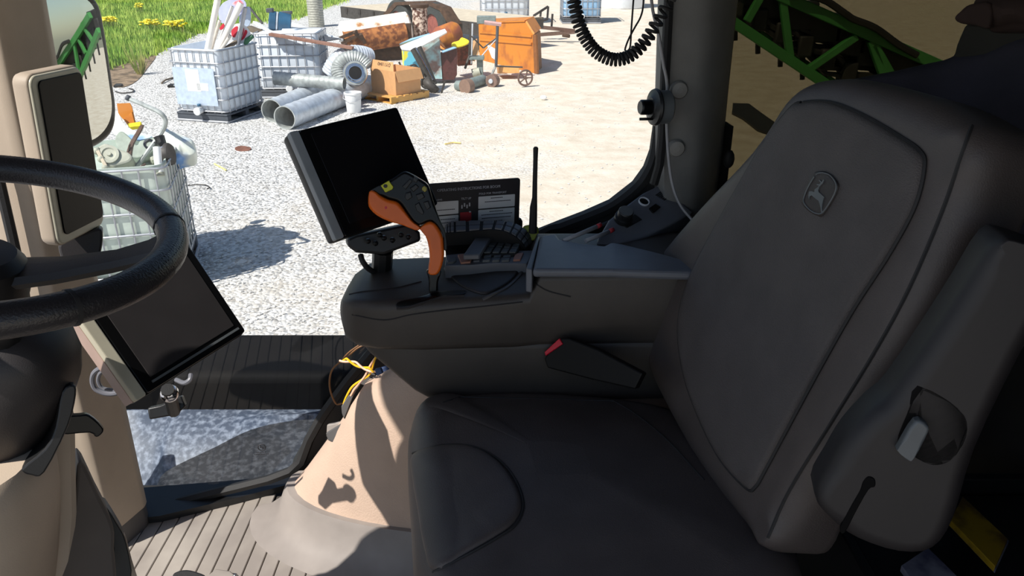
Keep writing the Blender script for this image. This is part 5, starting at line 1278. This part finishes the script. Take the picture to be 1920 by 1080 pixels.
MB().slab([(830, 98), (856, 89), (850, 87), (828, 95)], at(842, 95, Y=YP + .05), V((0, -.5, 1)), .02).build('lid', tote_blue, mb_, smooth=0)
rb_ = thing('rusty_red_box', 'rusty red box behind the hand truck', 'box', gnd(875, 128))
MB().slab([(857, 92), (884, 87), (886, 122), (858, 124)], at(870, 120, Y=YP + .9), V((.1, -1, .1)), .4).build('shell', rust_red, rb_, smooth=0, bevel=.02)
MB().slab([(857, 91), (884, 86), (880, 84), (856, 88)], at(870, 90, Y=YP + .85), V((0, -.4, 1)), .03).build('rim', rust, rb_, smooth=0)
jk_ = thing('tow_jack', 'black leaning jack post with tangled hoses at its foot', 'jack', gnd(805, 172))
YJ = gnd(805, 172).y
for a, b, r_ in (((775, 92), (806, 150), .075), ((786, 88), (816, 158), .055)):
    p, q = at(*a, Y=YJ + .25), at(*b, Y=YJ + .05); MB().tube([p, q], r_, 6).build('post', boom_black, jk_, smooth=0)
MB().tube([at(780, 90, Y=YJ + .2), at(812, 150, Y=YJ)], .018, 6).build('chrome_rod', chrome, jk_)
for k, pts_ in enumerate(([(742, 132), (752, 124), (760, 128), (778, 122), (790, 140)], [(770, 132), (776, 126), (790, 132), (798, 160), (812, 172)], [(793, 140), (790, 158), (800, 166), (812, 160), (806, 146)], [(815, 170), (826, 176), (830, 166), (834, 152)], [(748, 116), (755, 128), (766, 124)])):
    MB().tube(spline([at(x, y, Y=YJ - .05 * k) for x, y in pts_], 6), .022, 6).build('hose', boom_black, jk_)
MB().tube([at(796, 150, Y=YJ), at(818, 172, Y=YJ - .1)], [.11, .10], 8).build('foot', iron, jk_)
# ------------------------------------------------------------------ hand truck and rollers
ht = thing('sack_truck', 'rusty upright frame cart with two tall posts before the skip', 'cart', gnd(905, 152))
YH = gnd(905, 150).y
def hb(a, b, r_, m_, nm, Y0=None, Y1=None): MB().tube([at(*a, Y=Y0 or YH), at(*b, Y=Y1 or YH)], r_, 6).build(nm, m_, ht, smooth=0)
hb((884, 42), (880, 105), .035, iron, 'post', YH + .2, YH + .2); hb((880, 105), (872, 128), .03, iron, 'post', YH + .2, YH)
hb((933, 44), (930, 125), .035, pallet_dark, 'post'); hb((930, 122), (918, 150), .03, galv_in, 'post')
hb((886, 44), (884, 120), .02, galv, 'post', YH + .1, YH + .1)
hb((884, 68), (906, 90), .018, iron, 'brace'); hb((906, 90), (930, 72), .018, iron, 'brace'); hb((904, 104), (930, 74), .014, galv, 'brace')
MB().box(at(912, 37, Y=YH + .1), (.42, .2, .16)).build('grey_block', grey_paint, ht, bevel=.01)
hb((908, 42), (940, 46), .05, pm('pink_bar', c(200, 160, 156), .5), 'top_bar')
MB().box(at(894, 108, Y=YH), (.34, .26, .07)).build('shelf', grey_paint, ht, bevel=.008)
MB().box(at(900, 125, Y=YH + .05), (.14, .16, .44)).build('motor_post', grey_paint, ht, bevel=.01)
MB().tube([at(886, 138, Y=YH), at(900, 134, Y=YH)], .10, 12).build('motor', cast_grey, ht, smooth=40)
MB().slab([(880, 80), (895, 72), (898, 100), (890, 115), (882, 112)], at(890, 95, Y=YH + .3), V((.1, -1, .2)), .04).build('torn_board', pm('peach_board', c(230, 180, 130), .7), ht, smooth=0)
MB().slab([(912, 82), (930, 92), (928, 112), (922, 108)], at(920, 95, Y=YH + .3), V((.1, -1, .2)), .03).build('white_board', white_paint, ht, smooth=0)
ro = thing('yard_roller', 'grey steel roller with brown wheel lying before the cart', 'roller', gnd(880, 162))
MB().tube([gnd(856, 160, .11), gnd(866, 161, .11), gnd(872, 160, .11), gnd(905, 150, .11)], [.10, .115, .115, .115], 18).build('drum', grey_paint, ro, smooth=40)
MB().tube([gnd(871, 163, .12), gnd(880, 161, .12)], .155, 18).build('wheel', pm('brown_wheel', c(130, 104, 90), .7), ro, smooth=40)
MB().tube([gnd(905, 152, .06), gnd(930, 146, .06)], .03, 6).build('bar', iron, ro)
sw_ = thing('small_cart_wheel', 'small brown cart wheel beside the roller bar', 'wheel', gnd(924, 152))
MB().tube([gnd(921, 152, .13), gnd(927, 150, .13)], .14, 16).build('tyre', pm('brown_tyre', c(120, 96, 86), .7), sw_, smooth=40)
MB().tube([gnd(919.5, 152.5, .13), gnd(921, 152, .13)], .05, 10).build('hub', galv, sw_)
cp_ = thing('cart_platform', 'low orange cart platform with spoked iron wheel beside the skip', 'cart', gnd(955, 138))
MB().slab([(934, 122), (974, 124), (974, 137), (936, 138)], at(955, 135, Y=YH + .1), V((.1, -1, .15)), .5).build('platform', pm('pale_orange', c(232, 166, 100), .6, var=.15), cp_, smooth=0, bevel=.01)
MB().tube([at(930, 124, Y=YH - .02), at(980, 126, Y=YH - .02)], .02, 6).build('axle_bar', iron, cp_)
WPt = gnd(985, 146, .20); wq = V((.35, -1, 0)).normalized()
WM_ = Matrix.Translation(WPt) @ wq.to_track_quat('Z', 'Y').to_matrix().to_4x4()
MB(WM_).tube([V((.16 * math.cos(a * .2618), .16 * math.sin(a * .2618), 0)) for a in range(24)], .022, 6, closed=True).build('wheel_rim', brown_steel, cp_)
for k in range(5): MB(WM_).tube([V((0, 0, 0)), V((.15 * math.cos(k * 1.2566), .15 * math.sin(k * 1.2566), 0))], .016, 5).build('spoke', brown_steel, cp_)
MB(WM_).lathe([(.04, -.03), (.04, .03)], 12).build('wheel_boss', brown_steel, cp_)
MB().tube(spline([gnd(x, y, .02) for x, y in ((216, 171), (226, 174), (238, 174), (249, 172), (250, 168), (242, 166))], 5), .014, 5).build('wire_scrap', iron, None, label='thin dark wire curl lying beside the wing mirror', cat='wire')
MB().tube([gnd(303, 156, .02), gnd(310, 150, .04), gnd(324, 146, .02)], .02, 5).build('twig', wood_dark, None, label='dark twig lying on the gravel before the white totes', cat='twig')
MB().tube(spline([gnd(x, y, .02) for x, y in ((352, 348), (370, 346), (386, 347), (393, 352), (388, 354))], 5), .008, 5).build('wire_scrap', iron, None, label='thin wire hoop lying on the gravel beside the scrap tote', cat='wire')
for (x, y), lb in (((221, 162), 'flat dark fragment lying by the bare soil patch'), ((322, 162), 'small dark fragment lying before the open tote')):
    MB().prism([gnd(x - 8, y + 2, .01), gnd(x + 6, y + 1, .01), gnd(x + 10, y - 1.5, .01), gnd(x - 2, y - 2, .01)], (0, 0, .04)).build('fragment', boom_black, None, label=lb, cat='debris', smooth=0)
MB().prism([gnd(x, y, .01) for x, y in [(1374, 196), (1404, 197), (1424, 212), (1452, 232), (1450, 256), (1420, 246), (1392, 224), (1372, 214)]], (0, 0, .03)).build('shadow_sheet', boom_black, None, label='flat black shape for a shadow on the dirt seen through the tinted pane', cat='shadow', smooth=0)  # flat black prism stands in for a shadow on the dirt
# white crumpled litter, stick
lt = MB().ball(gnd(1019, 183, .05), (.07, .05, .05), 8, 6); lt.build('litter_ball', white_paint, None, label='small crumpled white litter on the dirt', cat='litter')
MB().tube([gnd(834, 270, .02), gnd(850, 267, .02), gnd(864, 268, .02)], .012, 5).build('yellow_stick', pm('straw', c(226, 200, 120), .8), None, label='thin yellow stick lying on the dirt beyond the monitor', cat='stick')
MB().tube([gnd(402, 307, .02), gnd(412, 312, .02), gnd(424, 319, .02)], .012, 5).build('yellow_stick', pm('straw2', c(226, 216, 140), .8), None, label='pale yellow stick lying on the gravel by the scrap tote', cat='stick')
# ------------------------------------------------------------------ scrap on the nearest tote
Y3 = t3.location.y
hd_ = thing('vehicle_hood', 'rounded blue and white hood lying on the scrap tote', 'hood', at(340, 300, Y=Y3 + .35))
HM = frame(at(330, 275, Y=Y3 + .3), V((.35, -.7, .65)))
HI = HM.inverted(); HP = at(330, 275, Y=Y3 + .3); hn = V((.35, -.7, .65)).normalized()
hl = [((HI @ onpl(x, y, HP, hn)).x, (HI @ onpl(x, y, HP, hn)).z) for x, y in sp2([(303, 240), (320, 241), (345, 250), (362, 258), (369, 275), (367, 290), (345, 296), (328, 300), (318, 285), (306, 262)], 4)]
MB(HM).puff(hl, .22, .12, 6, crown=.03).build('shell', hood_white, hd_, smooth=60)
MB(HM).puff([((a - .04) * .5 - .2, b * .5 - .05) for a, b in hl], .3, .02, 2).build('lining', cast_grey, hd_)
sheet('car_door_skin', 'blue and white curved body panel behind the mirror edge', 'panel', [(206, 208), (222, 212), (232, 232), (250, 244), (270, 250), (285, 256), (262, 262), (232, 258), (215, 252), (204, 235)], Y3 + .55, (.1, -.7, .7), .03, hood_white)
oc = thing('orange_guard', 'orange folded sheet metal guard atop the scrap', 'guard', at(240, 225, Y=Y3 + .7))
MB().slab([(219, 194), (243, 193), (247, 200), (254, 232), (235, 228), (222, 214)], at(240, 215, Y=Y3 + .7), V((.2, -1, .25)), .02).build('back_plate', skip_orange, oc, smooth=0)
MB().slab([(231, 222), (247, 210), (252, 230), (240, 236)], at(240, 225, Y=Y3 + .6), V((-.3, -1, .2)), .02).build('gusset', skip_orange, oc, smooth=0)
MB().slab([(238, 232), (264, 228), (262, 236), (244, 238)], at(250, 233, Y=Y3 + .55), V((0, -.6, 1)), .04).build('lip', yellow_paint, oc, smooth=0)
gp = thing('bent_pipe', 'long bent grey steel pipe rising above the scrap tote', 'pipe', at(300, 250, Y=Y3))
MB().tube(spline([at(238, 183, Y=Y3 + .2), at(244, 186, Y=Y3 + .2), at(270, 197, Y=Y3 + .1), at(298, 210, Y=Y3), at(309, 222, Y=Y3), at(310, 234, Y=Y3), at(302, 250, Y=Y3), at(283, 276, Y=Y3 - .05), at(262, 305, Y=Y3 - .1), at(250, 316, Y=Y3 - .1)], 6), .021, 8).build('pipe', galv_in, gp)
MB().tube([at(237, 182, Y=Y3 + .2), at(243, 185, Y=Y3 + .2)], .028, 8).build('end_grip', pallet_dark, gp)
pb_ = thing('perforated_bar', 'brown perforated steel bar standing in the scrap', 'bar', at(245, 280, Y=Y3 - .1))
MB().slab(sp2([(262, 236), (268, 234), (262, 248), (250, 268), (246, 284), (242, 312), (232, 312), (238, 282), (244, 266), (256, 246)], 2), at(245, 280, Y=Y3 - .15), V((.2, -1, .3)), .05).build('bar', brown_steel, pb_, smooth=0)
for k in range(10):
    f = k / 10; MB().ball(at(243.5 - 5 * f, 272 + 30 * f, Y=Y3 - .155), .008, 6, 4).build('hole', gloss_black, pb_)
wb_ = thing('white_cylinder', 'white hydraulic cylinder standing on the scrap tote edge', 'cylinder', at(296, 300, Y=Y3 - .3))
MB().tube([at(294, 276, Y=Y3 - .3), at(296, 300, Y=Y3 - .35), at(300, 327, Y=Y3 - .4)], .034, 12).build('barrel', white_paint, wb_)
MB().tube([at(299, 324, Y=Y3 - .4), at(300.5, 330, Y=Y3 - .41)], .042, 12).build('end_cap', cast_grey, wb_)
gh = thing('gearbox_housing', 'pale cast gearbox housing tilted on the scrap tote', 'gearbox', at(215, 290, Y=Y3 - .2))
GP = at(215, 290, Y=Y3 - .25); gn = V((.25, -.8, .6)).normalized()
MB().slab(sp2([(178, 282), (196, 268), (215, 276), (240, 285), (248, 296), (236, 306), (200, 312), (190, 300)], 3), GP, gn, .2).build('casting', cast_grey, gh, bevel=.02, smooth=50)
GMx = frame(onpl(205, 290, GP, gn), gn) @ Matrix.Rotation(math.radians(90), 4, 'X')
MB(GMx).lathe([(.085, 0), (.085, .02), (.06, .022), (.05, .012), (.02, .012), (.018, .03)], 20).build('bearing_ring', cast_grey, gh, smooth=40)
for (x, y) in ((182, 283), (198, 315), (190, 298)): MB().ball(onpl(x, y, GP, gn), .035, 8, 6).build('lug', cast_grey, gh)
MB().slab([(180, 284), (186, 281), (203, 312), (198, 318)], GP, gn, .05, lift=.03).build('flange', wood_grey, gh, bevel=.006)
gc = thing('green_casting', 'greenish grey curved casting in the middle of the scrap', 'casting', at(262, 285, Y=Y3))
MB().slab(sp2([(215, 262), (226, 245), (244, 258), (256, 272), (262, 264), (274, 262), (290, 270), (284, 285), (268, 294), (250, 296), (225, 284)], 3), at(255, 280, Y=Y3 + .15), V((.1, -.8, .6)), .15).build('casting', pm('sage', c(150, 160, 148), .6, var=.15), gc, bevel=.02, smooth=50)
gcM = frame(at(281, 272, Y=Y3 + .02), V((.2, -.8, .5))) @ Matrix.Rotation(math.radians(90), 4, 'X')
MB(gcM).lathe([(.05, 0), (.05, .04), (.03, .04), (.03, .0)], 16, cap=False).build('port', pallet_dark, gc)
bmx = thing('black_motor', 'small black and chrome motor against the hood', 'motor', at(310, 285, Y=Y3 - .1))
MB().tube([at(298, 256, Y=Y3), at(302, 268, Y=Y3 - .02), at(296, 274, Y=Y3 - .05)], .05, 10).build('body', gloss_black, bmx)
MB().tube([at(306, 288, Y=Y3 - .1), at(314, 290, Y=Y3 - .1), at(321, 289, Y=Y3 - .1)], [.10, .11, .10], 14).build('drum', iron, bmx)
MB().tube([at(304, 275, Y=Y3 - .15), at(302, 298, Y=Y3 - .2)], .012, 6).build('rod', chrome, bmx)
for k, (a, b, m_, lb) in enumerate((((222, 340), (272, 308), brown_steel, 'thin brown angle bar slanting across the open tote'), ((200, 322), (222, 316), white_paint, 'short white slat at the near rim of the scrap tote'), ((205, 330), (230, 326), white_paint, 'second short white slat under the brown bar'))):
    plank(lb, a, b, Y3 - .5, Y3 - .2, .03, .02, m_, None, 'metal_bar', 'bar')
# fallen debris flecks at the hood
sheet('brown_clod', 'small reddish brown clod on the gravel right of the hood', 'clod', [(440, 277), (452, 273), (470, 276), (466, 282), (448, 283)], None, (0, -.2, 1), .03, pm('clod', c(120, 80, 66), .9, var=.3), P0=gnd(452, 279, .02))
